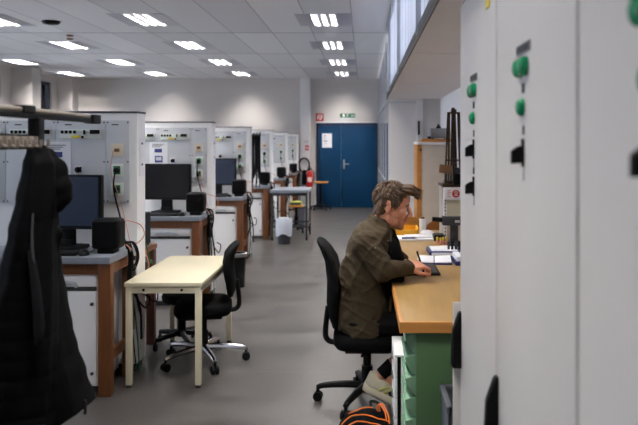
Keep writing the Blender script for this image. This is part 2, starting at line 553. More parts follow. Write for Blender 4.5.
# blue double door in the back wall
dx0, dx1, dz = -1.22, .345, 2.17
d = struct(MB().box(dx0, YB - .05, 0, dx0 + .07, YB, dz).box(dx1 - .04, YB - .05, 0, dx1, YB, dz).box(dx0, YB - .05, dz - .08, dx1, YB, dz), 'door_1', 'door_frame')
for a, b in ((dx0 + .07, -.585), (-.58, dx1 - .04)):
    lf = struct(B(a, YB - .04, .01, b, YB - .005, dz - .08, .006), 'door_leaf', 'door', d)
    if a > -.7:
        h = MB(); h.box(a + .05, YB - .05, 1.0, a + .09, YB - .04, 1.24, .004)
        h.cyl((a + .07, YB - .05, 1.12), (a + .07, YB - .1, 1.12), .012)
        h.box(a + .055, YB - .11, 1.108, a + .21, YB - .09, 1.132, .006)
        struct(h, 'door_handle', 'alu', lf)
struct(B(dx0 - .03, YB - .02, 0, dx0, YB, dz + .03).box(dx0 - .03, YB - .02, dz, dx1, YB, dz + .03), 'trim_20', 'wall_white')

# ------------------------------------------------------------------ ceiling lights
def luminaire(x, y, label):
    t = thing('ceiling_light', label, 'ceiling light', (x, y, ZC), 'recessed ceiling lights')
    z = ZC
    w, l = LW, LL
    h = MB()
    h.box(x - w, y - l, z - .006, x - w + .01, y + l, z + .1); h.box(x + w - .01, y - l, z - .006, x + w, y + l, z + .1)
    h.box(x - w, y - l, z - .006, x + w, y - l + .01, z + .1); h.box(x - w, y + l - .01, z - .006, x + w, y + l, z + .1)
    h.box(x - w, y - l, z + .09, x + w, y + l, z + .1)
    h.build('housing', 'louver', t)
    h = MB()
    for k in range(2):
        xx = x - w + (k + 1) * 2 * w / 3
        h.box(xx - .024, y - l + .01, z - .004, xx + .024, y + l - .01, z + .05)
    h.build('divider', 'louver', t)
    h = MB()
    for k in range(6):
        yy = y - l + .01 + (k + .5) * (2 * l - .02) / 6
        h.box(x - w + .01, yy - .002, z + .000, x + w - .01, yy + .002, z + .044)
    h.build('louver', 'blade', t)
    for k in range(3):
        xx = x - w + (k + .5) * 2 * w / 3
        MB().cyl((xx, y - l + .02, z + .068), (xx, y + l - .02, z + .068), .014, n=8).build('fluorescent_tube', 'tube', t)
    for sx in (-1, 1):
        B(x + sx * (w + .002), y - l - .03, z - .006, x + sx * (w + .20), y + l + .03, z, .003).build('side_panel', 'lamp_side', t)
    return t

cols, rows = LCOLS, LROWS
rname = {1.95: 'above the camera end', 4.4: 'above the nearest benches', 6.85: 'above the second benches', 9.3: 'in the nearest visible row', 11.72: 'in the second visible row', 14.2: 'in the third visible row', 16.6: 'in the row by the back wall'}
cname = {-.52: 'line along the glazed right side', -2.9: 'line over the benches', -4.93: 'line left of the benches', -6.95: 'line along the left windows'}
l0 = None
for y in rows:
    for x in cols:
        if y < 5 and x < -1: continue      # not lit in the photo, outside the frame
        lb = f'louvered ceiling light {rname[y]}, {cname[x]}'
        if l0 is None: l0 = luminaire(x, y, lb); o0 = (x, y)
        else: copy_tree(l0, (x - o0[0], y - o0[1], 0), lb)

p = at(51, 21, 9.4)
single(MB().lathe([(.115, 0), (.12, -.012), (.10, -.035), (.03, -.045)], (p.x, 9.4, ZC - .001), 20), 'smoke_detector', 'black', 'round black smoke detector on the ceiling left of the benches', 'smoke detector', (p.x, 9.4, ZC))
for v, w in ((35, 'nearer'), (38.4, 'farther')):
    yy = 1141 / (142.5 - v); xx = (70 - VU) * yy / F
    single(MB().lathe([(.05, 0), (.055, -.01), (.04, -.02)], (xx, yy, ZC - .001), 14), 'ceiling_sensor', 'cardboard', f'small brown ceiling sensor, the {w} one of the pair behind the black detector', 'sensor', (xx, yy, ZC), 'small ceiling sensors')

# ------------------------------------------------------------------ back wall fittings
t = thing('fire_hose_sign', 'red square fire hose sign over the left corner of the blue door', 'sign', (-1.13, YB, 2.22))
B(-1.23, YB - .015, 2.215, -1.03, YB - .001, 2.415, .002).build('sign_plate', 'red_sign', t)
m = MB(); yy = YB - .02
m.tube([(-1.14 + .042 * math.cos(a), yy, 2.325 + .055 * math.sin(a)) for a in [i * PI / 8 for i in range(17)]], .010, 6)
m.tube([(-1.10, yy, 2.37), (-1.075, yy, 2.39), (-1.065, yy, 2.34), (-1.09, yy, 2.27), (-1.13, yy, 2.245)], .009, 6)
m.tube([(-1.19, yy, 2.25), (-1.18, yy, 2.36)], .008, 6)
m.ell((-1.14, yy, 2.325), (.016, .006, .02))
m.build('hose_pictogram', 'white_mark', t)
t = thing('exit_sign', 'green emergency exit sign on the wall above the blue door', 'sign', (-.42, YB, 2.28))
B(-.615, YB - .04, 2.305, -.225, YB - .001, 2.41, .004).build('sign_plate', 'sign_green', t)
m = MB(); yy = YB - .044
m.box(-.545, yy, 2.325, -.49, yy + .005, 2.395)                       # doorway
m.box(-.335, yy, 2.348, -.27, yy + .005, 2.366); m.prism([(-.27, 2.335), (-.27, 2.38), (-.24, 2.357)], 'y', yy, yy + .005)
m.ell((-.418, yy + .002, 2.392), (.010, .003, .010)); m.tube([(-.42, yy + .002, 2.38), (-.43, yy + .002, 2.352), (-.405, yy + .002, 2.338), (-.415, yy + .002, 2.318)], .006, 6)
m.tube([(-.43, yy + .002, 2.352), (-.455, yy + .002, 2.335)], .006, 6); m.tube([(-.45, yy + .002, 2.375), (-.42, yy + .002, 2.375), (-.39, yy + .002, 2.362)], .005, 6)
m.build('running_figure_and_arrow', 'white_mark', t)
B(-.615, YB - .035, 2.265, -.225, YB - .001, 2.30, .003).build('lamp_strip', 'lab_grey', t)
t = thing('door_notice', 'white printed notice on the left leaf of the blue door', 'notice', (-.94, YB - .04, 1.55))
B(-1.07, YB - .046, 1.54, -.82, YB - .041, 1.90).build('sheet', 'paper', t)
m = MB()
for x, z, w in ((-1.03, 1.83, .06), (-1.03, 1.77, .04), (-1.03, 1.70, .09), (-1.0, 1.64, .03)):
    m.box(x, YB - .048, z, x + w, YB - .0455, z + .018)
m.build('print', 'ink_dark', t)
# fire extinguisher, cable coil and small wall boxes beside the pilaster
ex = -1.365; ey = YB - .28
t = thing('fire_extinguisher', 'red fire extinguisher hung on the wall left of the blue door', 'fire extinguisher', (ex, ey, .5))
MB().lathe([(.03, .5), (.075, .52), (.08, .56), (.08, .86), (.06, .93), (.03, .96)], (ex, ey, 0), 20).build('cylinder', 'red', t)
MB().cyl((ex, ey, .96), (ex, ey, 1.02), .022).box(ex - .05, ey - .012, 1.01, ex + .04, ey + .012, 1.03, .004).box(ex - .05, ey - .012, 1.04, ex + .05, ey + .012, 1.055, .004).build('valve_handle', 'black', t)
MB().tube([(ex + .03, ey, 1.0), (ex + .1, ey - .02, .92), (ex + .1, ey - .03, .75), (ex + .085, ey - .03, .65)], .013, 8, 4).build('hose', 'black', t)
B(ex - .05, ey - .083, .68, ex + .05, ey - .07, .80, .004).build('label_plate', 'white_mark', t)
B(ex - .03, ey + .06, .6, ex + .03, YB - .162, .8).build('wall_bracket', 'steel_dark', t)
t = thing('coiled_cable', 'black cable coil hanging on the pilaster above the red extinguisher', 'cable', (-1.52, YB - .18, 1.0))
m = MB()
for k in range(4):
    m.tube([(-1.515 + (.125 + .007 * k) * math.cos(a), YB - .185 - .012 * k, 1.1 + (.165 + .006 * k) * math.sin(a)) for a in [i * PI / 14 for i in range(29)]], .012, 6)
m.build('coil', 'black', t)
MB().cyl((-1.515, YB - .16, 1.28), (-1.515, YB - .26, 1.28), .012).build('hook', 'steel', t)
m = MB()
m.loft([[Vector((-1.51 + a * math.cos(q), YB - .212 + .05 * math.sin(q), z)) for q in [2 * PI * i / 14 for i in range(14)]] for z, a in ((.98, .03), (.92, .05), (.8, .06), (.66, .065), (.6, .05))])
single(m, 'hanging_cloth_bag', 'black_soft', 'black cloth bag hanging beside the red extinguisher', 'bag', (-1.51, YB - .25, .6))
t = thing('alarm_call_point', 'small red call point on the pilaster above the cable coil', 'alarm', (-1.44, YB - .16, 1.5))
B(-1.485, YB - .19, 1.47, -1.40, YB - .161, 1.60, .005).build('housing', 'red', t)
B(-1.465, YB - .194, 1.51, -1.42, YB - .189, 1.56).build('window', 'white_mark', t)
single(B(-1.52, YB - .17, 1.66, -1.40, YB - .161, 1.72), 'small_sign', 'lab_grey', 'small pale sign plate on the pilaster above the red call point', 'sign', (-1.46, YB - .16, 1.66))
# ------------------------------------------------------------------ lab stations on the left
ORD = ['nearest', 'second nearest', 'third nearest', 'fourth nearest', 'fifth nearest', 'farthest']
PX, PY0, PY1, PL = -1.65, 5.09, 5.28, -3.45
def place(proto, labels, dy=2.5):
    out = [proto]
    proto['label'] = labels[0]
    for k in range(1, len(labels)):
        out.append(copy_tree(proto, (0, dy * k, 0), labels[k]))
    return out

# electrical panel unit
t = thing('electrical_panel_unit', 'x', 'electrical panel', (-2.5, PY0, 0), 'electrical panel units down the left side')
B(PL, PY0, .06, PX, PY1, 1.885, .004).build('body', 'lab_white', t)
B(PL, PY0 + .02, 0, PX - .02, PY1 - .02, .06).build('plinth', 'skirting', t)
B(PL, PY0 - .004, 1.885, PX + .004, PY1 + .004, 1.897, .002).build('top_cap', 'lab_dark', t)
mods = [(-1.87, -1.70), (-2.232, -1.873), (-2.596, -2.235), (-2.958, -2.599), (-3.32, -2.961)]
for i, (a, b) in enumerate(mods):
    pn = B(a, PY0 - .014, 1.23, b, PY0, 1.83, .003).build('grey_panel', 'lab_grey', t)
    f = PY0 - .014
    m = MB(); m.box(a + .12 * (b - a) + .02, f - .002, 1.795, a + .12 * (b - a) + .07, f, 1.803)
    m.build('caption', 'ink_dark', pn)
    m = MB()
    for xx in (a + .012, b - .012):
        for zz in (1.815, 1.245, 1.53):
            m.cyl((xx, f - .003, zz), (xx, f, zz), .006, n=8)
    m.build('screws', 'lab_dark', pn)
    if i:
        s = B(a + .03, f - .012, 1.70, b - .03, f, 1.765, .003).build('breaker_strip', 'socket_white', pn)
        m = MB()
        for k in range(4):
            m.box(a + .04 + k * .03, f - .02, 1.735, a + .058 + k * .03, f - .011, 1.757, .002)
        m.box(b - .155, f - .024, 1.728, b - .143, f - .011, 1.76, .002); m.box(b - .17, f - .02, 1.70, b - .155, f - .011, 1.718, .002)
        for k in range(4):
            m.box(b - .108 + k * .018, f - .024, 1.732, b - .093 + k * .018, f - .011, 1.762, .002)
        m.build('breaker_toggle', 'black', pn)
        B(a + .115, f - .016, 1.703, a + .18, f - .011, 1.722, .002).build('yellow_tag', 'yellow', pn)
        if i == 1:
            w = B(-2.095, f - .01, 1.445, -2.04, f, 1.50, .003).build('switch_plate', 'lab_white', pn)
            MB().cyl((-2.067, f - .01, 1.473), (-2.067, f - .03, 1.473), .02).box(-2.075, f - .045, 1.452, -2.06, f - .012, 1.494, .003).box(-2.055, f - .02, 1.455, -2.045, f - .01, 1.495).build('rotary_switch', 'black', pn)
for z0, z1, pl, inner in ((1.57, 1.66, 'socket_beige', None), (1.425, 1.515, 'socket_white', 'socket_green'), (1.285, 1.378, 'socket_white', 'socket_green')):
    f = PY0 - .014
    s = B(-1.832, f - .012, z0, -1.742, f, z1, .006).build('socket', pl, t)
    zc = (z0 + z1) / 2
    if inner:
        B(-1.812, f - .018, zc - .03, -1.762, f - .011, zc + .03, .003).build('green_insert', inner, s)
        MB().cyl((-1.785, f - .018, zc), (-1.785, f - .05, zc), .021, .017, 12).build('plug', 'black', s)
    else:
        B(-1.806, f - .02, zc - .012, -1.768, f - .011, zc + .012, .003).build('plug', 'cardboard', s)
m = MB(); m.box(PX - .001, PY0 + .05, 1.42, PX + .003, PY1 - .03, 1.70)
m.build('end_label_sheet', 'paper', t)
for zz in (1.655, 1.50):
    B(PX + .002, PY0 + .09, zz, PX + .004, PY0 + .125, zz + .014).build('end_label_print', 'ink_dark', t)
panels = place(t, [f'white electrical panel unit with sockets, {o} {w}' for o, w in zip(ORD, ('to the camera behind the black coat', 'behind the cream table', 'from the camera', 'from the camera', 'from the camera', 'one by the back wall'))])

# poster on each of the nearest panels
t = thing('poster', 'x', 'poster', (-2.21, PY0 - .02, 1.4), 'posters on the panels')
f = PY0 - .019
B(-2.32, f, 1.42, -2.125, f + .004, 1.675).build('sheet', 'paper', t)
m = MB()
for q in range(3): m.box(-2.29, f - .002, 1.648 - q * .014, -2.16 - .02 * q, f + .001, 1.653 - q * .014)
m.build('print', 'ink_dark', t)
B(-2.265, f - .002, 1.562, -2.185, f + .001, 1.602).build('upper_picture', 'ink_blue', t)
p = B(-2.262, f - .002, 1.455, -2.178, f + .001, 1.525).build('lower_picture', 'ink_blue', t)
B(-2.25, f - .004, 1.475, -2.19, f - .001, 1.513).build('picture_light', 'lab_grey', p)
place(t, ['white poster with blue pictures on the nearest panel above the black coat', 'white poster with blue pictures on the panel above the dark second monitor'])

# benches
def bench_parts(t):
    tp = MB().box(PL, 4.57, .875, -1.66, PY0 - .002, .92, .004)
    tp.build('worktop', 'bench_top', t)
    a = MB(); a.box(PL + .1, 4.62, .80, -1.745, 4.65, .873); a.build('apron', 'wood', t)
    a = MB(); a.box(-1.70, 4.66, .80, -1.675, 5.0, .873); a.build('apron', 'wood', t)
    for x0 in (-1.745, PL):
        B(x0, 4.59, 0, x0 + .082, 4.66, .874, .004).build('leg', 'wood', t)
        B(x0 + .02, 4.99, 0, x0 + .082, 5.06, .874, .004).build('leg', 'wood', t)
    B(-1.70, 4.66, .22, -1.675, 5.0, .29).build('stretcher', 'wood', t)
t = thing('lab_bench', 'x', 'bench', (-2.5, 4.8, 0), 'lab benches down the left side')
bench_parts(t)
place(t, [f'wooden lab bench with grey top, {o}' for o in ('nearest, beside the black coat', 'second, behind the cream table', 'third from the camera', 'fourth, behind the bag-lined bin', 'fifth from the camera', 'farthest, next to the back wall')])
# white base cabinet below each bench
t = thing('base_cabinet', 'x', 'cabinet', (-2.1, 4.8, 0), 'white cabinets under the benches')
B(-2.42, 4.65, .05, -1.765, 5.04, .795, .004).build('body', 'lab_white', t)
B(-2.40, 4.68, 0, -1.785, 5.02, .05).build('plinth', 'skirting', t)
dr = B(-2.41, 4.635, .715, -1.775, 4.652, .785, .004).build('drawer', 'lab_white', t)
MB().box(-2.41, 4.633, .688, -1.775, 4.655, .712).build('handle_groove', 'skirting', dr)
MB().tube([(-2.12, 4.635, .715), (-2.115, 4.62, .738), (-2.06, 4.615, .745), (-1.96, 4.615, .745), (-1.91, 4.62, .738), (-1.905, 4.635, .715)], .012, 8).build('handle', 'lab_grey', dr)
d = B(-2.41, 4.635, .065, -1.775, 4.652, .685, .004).build('door', 'lab_white', t)
MB().cyl((-1.80, 4.635, .60), (-1.80, 4.625, .60), .012, n=10).cyl((-1.80, 4.635, .14), (-1.80, 4.625, .14), .01, n=10).build('lock', 'steel_dark', d)
place(t, [f'white base cabinet with drawer under the {o} lab bench' for o in ORD])

# monitors
def monitor(scr, label):
    t = thing('monitor', label, 'monitor', (-2.1, 4.9, .92), 'monitors on the benches')
    Rz = Matrix.Rotation(math.radians(-7), 4, 'Z')
    mt = Matrix.Translation((-2.1, 4.9, 1.255)) @ Rz
    MB().box(-.28, -.015, -.19, .28, .035, .19, .012, mtx=mt).build('housing', 'black', t)
    B(-.262, -.018, -.165, .262, -.013, .175, mtx=mt).build('screen', scr, t)
    B(-.262, -.017, -.186, .262, -.012, -.172, mtx=mt).build('lower_bezel', 'black', t)
    MB().box(-.06, .03, -.29, .06, .06, -.05, .008, mtx=mt).build('stand', 'black', t)
    MB().box(-.13, -.08, -.335, .13, .12, -.305, .012, mtx=mt).box(-.06, .02, -.31, .06, .06, -.27, .004, mtx=mt).build('base', 'black', t)
    return t
m1 = monitor('screen_navy', 'blue-screened monitor on the nearest bench, half hidden by the black coat')
c = copy_tree(m1, (0, 2.5, 0), 'dark monitor on the second bench behind the cream table')
for ch in c.children:
    if ch.name.startswith('screen'):
        ch.data = ch.data.copy(); ch.data.materials.clear(); ch.data.materials.append(M['screen_black'])
copy_tree(m1, (0.02, 5.0, 0), 'small far monitor with bluish screen on the third bench')

# speakers
t = thing('desktop_speaker', 'x', 'speaker', (-1.745, 4.78, .92), 'black speakers at the bench ends')
MB().box(-1.84, 4.70, .945, -1.648, 4.86, 1.155, .045, seg=4).build('body', 'black', t)
MB().box(-1.825, 4.694, .962, -1.663, 4.706, 1.138, .03, seg=3).build('grille', 'black_soft', t)
B(-1.80, 4.72, .92, -1.69, 4.84, .95, .006).build('foot', 'black', t)
place(t, [f'rounded black desktop speaker at the end of the {o} lab bench' for o in ORD])

# keyboards and mice on the first three
t = thing('keyboard', 'x', 'keyboard', (-2.1, 4.69, .92), 'keyboards on the benches')
B(-2.33, 4.615, .92, -1.90, 4.75, .938, .005).build('tray', 'black', t)
m = MB()
for r in range(4):
    for q in range(13):
        m.box(-2.32 + q * .031, 4.625 + r * .029, .937, -2.294 + q * .031, 4.65 + r * .029, .944)
m.build('keys', 'steel_dark', t)
place(t, [f'black keyboard in front of the monitor on the {o} lab bench' for o in ORD[:3]])
t = thing('computer_mouse', 'x', 'mouse', (-1.875, 4.66, .92), 'mice on the benches')
MB().ell((-1.862, 4.66, .92), (.032, .05, .036)).build('shell', 'black', t)
MB().tube([(-1.865, 4.71, .93), (-1.86, 4.80, .925), (-1.9, 4.95, .925)], .004, 6, 4).build('cord', 'black', t)
place(t, [f'black mouse beside the keyboard on the {o} lab bench' for o in ORD[:3]])

# cables at the bench ends
def cable(name_lab, pts, r, m, cat='cable', grp='cables at the bench ends'):
    return single(MB().tube(pts, r, 6, 6), 'cable', m, name_lab, cat, pts[0], grp, 80)
def jit(p, s): return tuple(q + random.uniform(-s, s) for q in p)
for k in range(6):
    dy = 2.5 * k; o = ORD[k]
    S = lambda *p: (p[0], p[1] + dy, p[2])
    f = 5.02
    lim = -1.642 if k == 0 else -1.2
    def K(p): return (min(p[0], lim), p[1], p[2]) if p[2] > .58 and p[2] < .8 else p
    cable(f'black cord from the lower socket down to the {o} bench top', [S(-1.785, f, 1.46), S(-1.79, f - .02, 1.36), S(-1.775, f - .01, 1.25), S(-1.74, f - .02, 1.13), S(-1.70, f - .05, .985), S(-1.66, f - .06, .93)], .0055, 'black')
    cable(f'pale thin cord from the top socket at the {o} bench', [S(-1.80, f, 1.61), S(-1.81, f - .015, 1.5), S(-1.80, f - .015, 1.42), S(-1.77, f - .01, 1.33), S(-1.73, f - .01, 1.2), S(-1.69, f - .03, 1.06), S(-1.66, f - .06, .97)], .0026, 'pink')
    cable(f'orange cable loop sticking out at the end of the {o} bench', [S(-1.72, 4.93, 1.10), S(-1.66, 4.92, 1.12), S(-1.57, 4.92, 1.09), S(-1.545, 4.92, 1.02), S(-1.60, 4.93, .96), S(-1.67, 4.95, .95)], .0032, 'cable_orange')
    cable(f'orange cable hanging low at the end of the {o} bench', [S(-1.69, 4.93, .96), S(-1.645, 4.9, .94), S(-1.63, 4.93, .90), S(-1.64, 4.95, .86), S(-1.67, 4.96, .90)], .0042, 'cable_orange')
    for q in range(5):
        lab = ('thickest', 'longest', 'looping', 'thin', 'inner')[q]
        x = -1.65 + .012 * q
        low = (.35, .08, .55, .45, .25)[q]
        pts = [S(-1.68, 4.96, .965), jit(S(x - .02, 4.93, .955), .01), jit(S(x + .01, 4.93, .86), .012), jit(S(x - .01, 4.96, .70), .012), jit(S(x + .01, 4.98, (.70 + low) / 2), .02), jit(S(x, 5.0, low), .02)]
        if q == 2: pts += [S(x + .07, 5.0, low - .06), S(x + .09, 5.0, low + .02), S(x + .05, 4.99, low + .05)]
        cable(f'{lab} black cable hanging off the end of the {o} bench', [K(p) for p in pts], (.010, .005, .006, .0045, .008)[q], 'black')
    cable(f'dark green cable hanging to the floor at the {o} bench', [K(p) for p in (S(-1.65, 4.95, .85), S(-1.64, 4.97, .6), S(-1.62, 5.0, .3), S(-1.60, 5.0, .03))], .005, 'cable_green')
    t = thing('power_strip', f'black power strip with plugs hanging at the end of the {o} bench', 'power strip', S(-1.635, 4.94, .72), 'power strips at the bench ends')
    B(-1.658, 4.925 + dy, .66, -1.634, 4.96 + dy, .90, .005).build('housing', 'black', t)
    m = MB()
    for q in range(3): m.box(-1.636, 4.93 + dy, .73 + q * .055, -1.612, 4.955 + dy, .76 + q * .055, .004)
    m.build('plug', 'steel_dark', t)

# black cables hung on a bracket at the third panel
t = thing('hanging_cable_bundle', 'tall bundle of black cables hung at the end of the third panel', 'cable bundle', (-1.6, 10.36, 1.7))
MB().box(-1.70, 10.285, 1.765, -1.53, 10.31, 1.79, .003).box(-1.55, 10.285, 1.765, -1.53, 10.40, 1.785).box(-1.66, 10.285, 1.765, -1.645, 10.40, 1.785).build('bracket', 'steel_dark', t)
for q in range(9):
    x = -1.655 + .0145 * q
    MB().tube([(x, 10.36, 1.78 + .02 * (q % 3)), jit((x, 10.35, 1.5), .006), jit((x, 10.35, 1.2), .006), jit((x, 10.36, 1.0 + .07 * (q % 4)), .008)], .0095, 6, 4).build('cord', 'black', t)

# dark side table behind the nearest panel with a power supply
t = thing('wooden_side_table', 'dark brown wooden table end showing behind the nearest panel', 'table', (-2.0, 5.6, 0))
B(-2.4, 5.40, .79, -1.73, 5.86, .83, .004).build('tabletop', 'wood', t)
for x in (-2.38, -1.80):
    for y in (5.43, 5.78):
        B(x, y, 0, x + .065, y + .065, .79, .003).build('leg', 'wood_dark', t)
t = thing('power_supply', 'black power supply box on the dark wooden side table', 'power supply', (-1.9, 5.6, .83))
B(-1.99, 5.5, .84, -1.76, 5.78, 1.10, .008).build('case', 'black', t)
MB().box(-1.98, 5.495, .83, -1.95, 5.53, .84).box(-1.80, 5.495, .83, -1.77, 5.53, .84).box(-1.98, 5.74, .83, -1.77, 5.77, .84).build('foot', 'black', t)
MB().cyl((-1.80, 5.5, 1.0), (-1.80, 5.48, 1.0), .012).cyl((-1.86, 5.5, 1.0), (-1.86, 5.48, 1.0), .012).cyl((-1.92, 5.5, 1.0), (-1.92, 5.48, 1.0), .012).build('terminal', 'pink', t)
for q, (n, m_) in enumerate((('black', 'black'), ('grey', 'lab_dark'), ('orange', 'cable_orange'), ('dark green', 'cable_green'))):
    cable(f'{n} cable drooping in front of the black power supply', [(-1.85 + .03 * q, 5.475, 1.0), (-1.78 + .03 * q, 5.40, .92), (-1.68 + .012 * q, 5.38, .75), (-1.70 + .02 * q, 5.40, .52 + .08 * q), (-1.60, 5.42, .45 + .06 * q), (-1.63 + .02 * q, 5.45, .7)], .005, m_, grp='cables behind the nearest panel')

# ------------------------------------------------------------------ cream table
t = thing('cream_table', 'small cream metal table in front of the second bench', 'table', (-1.37, 5.3, 0))
tx0, tx1, ty0, ty1 = -1.628, -1.10, 4.745, 5.88
B(tx0, ty0, .69, tx1, ty1, .72, .006).build('tabletop', 'cream', t)
m = MB(); m.box(tx0 + .012, ty0 + .012, .645, tx1 - .012, ty0 + .03, .69); m.box(tx0 + .012, ty1 - .03, .645, tx1 - .012, ty1 - .012, .69)
m.box(tx0 + .012, ty0 + .03, .645, tx0 + .03, ty1 - .03, .69); m.box(tx1 - .03, ty0 + .03, .645, tx1 - .012, ty1 - .03, .69)
ap = m.build('apron', 'cream', t)
m = MB()
for x in (tx0 + .13, tx0 + .39): m.cyl((x, ty0 + .013, .668), (x, ty0 + .004, .668), .009, n=10)
m.build('bolt', 'black', ap)
for x in (tx0 + .008, tx1 - .048):
    for y in (ty0 + .008, ty1 - .048):
        l = B(x, y, .02, x + .04, y + .04, .69, .003).build('leg', 'cream', t)
        B(x + .004, y + .004, 0, x + .036, y + .036, .022, .003).build('foot_cap', 'steel_dark', l)

# bins, grey table, stools
t = thing('waste_bin', 'dark waste bin standing beside the third bench', 'bin', (-1.47, 8.1, 0))
MB().lathe([(.085, 0), (.105, .37), (.11, .375), (.11, .39), (.10, .39), (.08, .02)], (-1.47, 8.1, 0), 24).build('body', 'black', t)
MB().lathe([(.113, .355), (.114, .395), (.104, .40), (.102, .34)], (-1.47, 8.1, 0), 24).build('liner_rim', 'steel', t)
t = thing('waste_bin', 'dark bin with a white bag liner before the grey table', 'bin', (-1.32, 11.55, 0))
MB().lathe([(.10, 0), (.125, .40), (.118, .40), (.09, .02)], (-1.32, 11.55, 0), 20).build('body', 'bin', t)
rg = []
for z, r in ((.15, .128), (.22, .135), (.32, .137), (.39, .136), (.425, .128), (.41, .115)):
    rg.append([Vector((-1.32 + r * (1 + .03 * math.sin(5 * q + z * 20)) * math.cos(q), 11.55 + r * math.sin(q), z + (.025 * math.sin(3 * q) if z < .2 else 0))) for q in [2 * PI * i / 28 for i in range(28)]])
MB().loft(rg, cap=False).build('bag_liner', 'bag_white', t)
MB().tube([(-1.42, 11.55, .40), (-1.40, 11.5, .52), (-1.33, 11.47, .56), (-1.25, 11.5, .50), (-1.22, 11.55, .40)], .006, 6, 5).build('bag_tie', 'black', t)

t = thing('grey_worktable', 'grey-topped metal worktable in front of the far benches', 'table', (-1.28, 12.35, 0))
gx0, gx1, gy0, gy1 = -1.60, -.945, 11.9, 12.75
B(gx0, gy0, .81, gx1, gy1, .86, .005).build('tabletop', 'bench_top', t)
m = MB()
for x in (gx0 + .02, gx1 - .05):
    for y in (gy0 + .02, gy1 - .05):
        l = B(x, y, .06, x + .03, y + .03, .81, .002).build('leg', 'steel_dark', t)
        MB().cyl((x + .03, y + .015, .032), (x, y + .015, .032), .03, n=14).build('caster', 'black', l)
B(gx0 + .05, gy0 + .025, .76, gx1 - .05, gy0 + .045, .81).build('rail', 'steel_dark', t)
for y in (gy0 + .025, gy1 - .045):
    B(gx0 + .05, y, .22, gx1 - .05, y + .02, .25).build('stretcher', 'steel_dark', t)
B(gx1 - .045, gy0 + .05, .22, gx1 - .025, gy1 - .05, .25).build('stretcher', 'steel_dark', t)

def stool(loc, zs, label, r=.15, square=False):
    x, y, _ = loc
    t = thing('lab_stool', label, 'stool', loc, 'stools with wooden seats')
    if square: B(x - .13, y - .13, zs - .03, x + .13, y + .13, zs, .008).build('seat', 'wood_orange', t)
    else: MB().lathe([(r * .95, zs - .03), (r, zs - .015), (r * .98, zs)], (x, y, 0), 24).build('seat', 'wood_orange', t)
    MB().cyl((x, y, .08), (x, y, zs - .03), .028).cyl((x, y, .1), (x, y, zs * .6), .04).build('column', 'black', t)
    m = MB()
    for k in range(5):
        a = 2 * PI * k / 5 + .3
        p = Vector((x + .25 * math.cos(a), y + .25 * math.sin(a), .075))
        m.tube([(x, y, .13), tuple(p)], [.026, .018], 8)
    m.build('star_base', 'black', t)
    for k in range(5):
        a = 2 * PI * k / 5 + .3
        p = Vector((x + .25 * math.cos(a), y + .25 * math.sin(a), .03))
        MB().cyl(p + Vector((-.015, 0, 0)), p + Vector((.015, 0, 0)), .03, n=12).cyl(p, p + Vector((0, 0, .05)), .01, n=8).build('caster', 'black', t)
    return t
stool((-1.27, 13.1, 0), .50, 'wooden-seated stool under the far side of the grey worktable', square=True)
stool((-1.075, 17.35, 0), .70, 'tall stool with wooden seat standing before the blue door', .19)
t = thing('yellow_green_folder', 'yellow-green folder lying on the wooden stool behind the grey worktable', 'folder', (-1.25, 13.1, .5))
B(-1.375, 13.0, .50, -1.165, 13.2, .57, .006).build('cover', 'lime', t)
B(-1.365, 12.995, .51, -1.175, 13.005, .55).build('pages', 'ink_dark', t)
t = thing('storage_box', 'grey storage box on the floor behind the grey worktable', 'box', (-1.22, 13.6, 0))
B(-1.30, 13.45, 0, -1.15, 13.8, .40, .01).build('body', 'crate', t)
B(-1.31, 13.44, .40, -1.14, 13.81, .425, .006).build('lid', 'bin', t)

sx, sy = -1.50, 5.76
t = thing('swivel_stool', 'low black swivel stool half hidden behind the chair at the cream table', 'stool', (sx, sy, 0))
MB().lathe([(.13, .36), (.155, .375), (.16, .41), (.15, .435), (.10, .445)], (sx, sy, 0), 28).build('seat', 'black_soft', t)
MB().cyl((sx, sy, .08), (sx, sy, .36), .026).cyl((sx, sy, .08), (sx, sy, .25), .036).build('column', 'black', t)
for k in range(5):
    a = 2 * PI * k / 5 + .15
    e_ = Vector((sx + .235 * math.cos(a), sy + .235 * math.sin(a), 0))
    l = MB().tube([(sx, sy, .115), tuple(e_ + Vector((0, 0, .085)))], [.026, .018], 8).build('base_arm', 'black', t)
    MB().cyl(e_ + Vector((-.012, 0, .03)), e_ + Vector((.012, 0, .03)), .03, n=14).cyl(e_ + Vector((0, 0, .03)), e_ + Vector((0, 0, .085)), .01, n=8).build('caster', 'black', l)
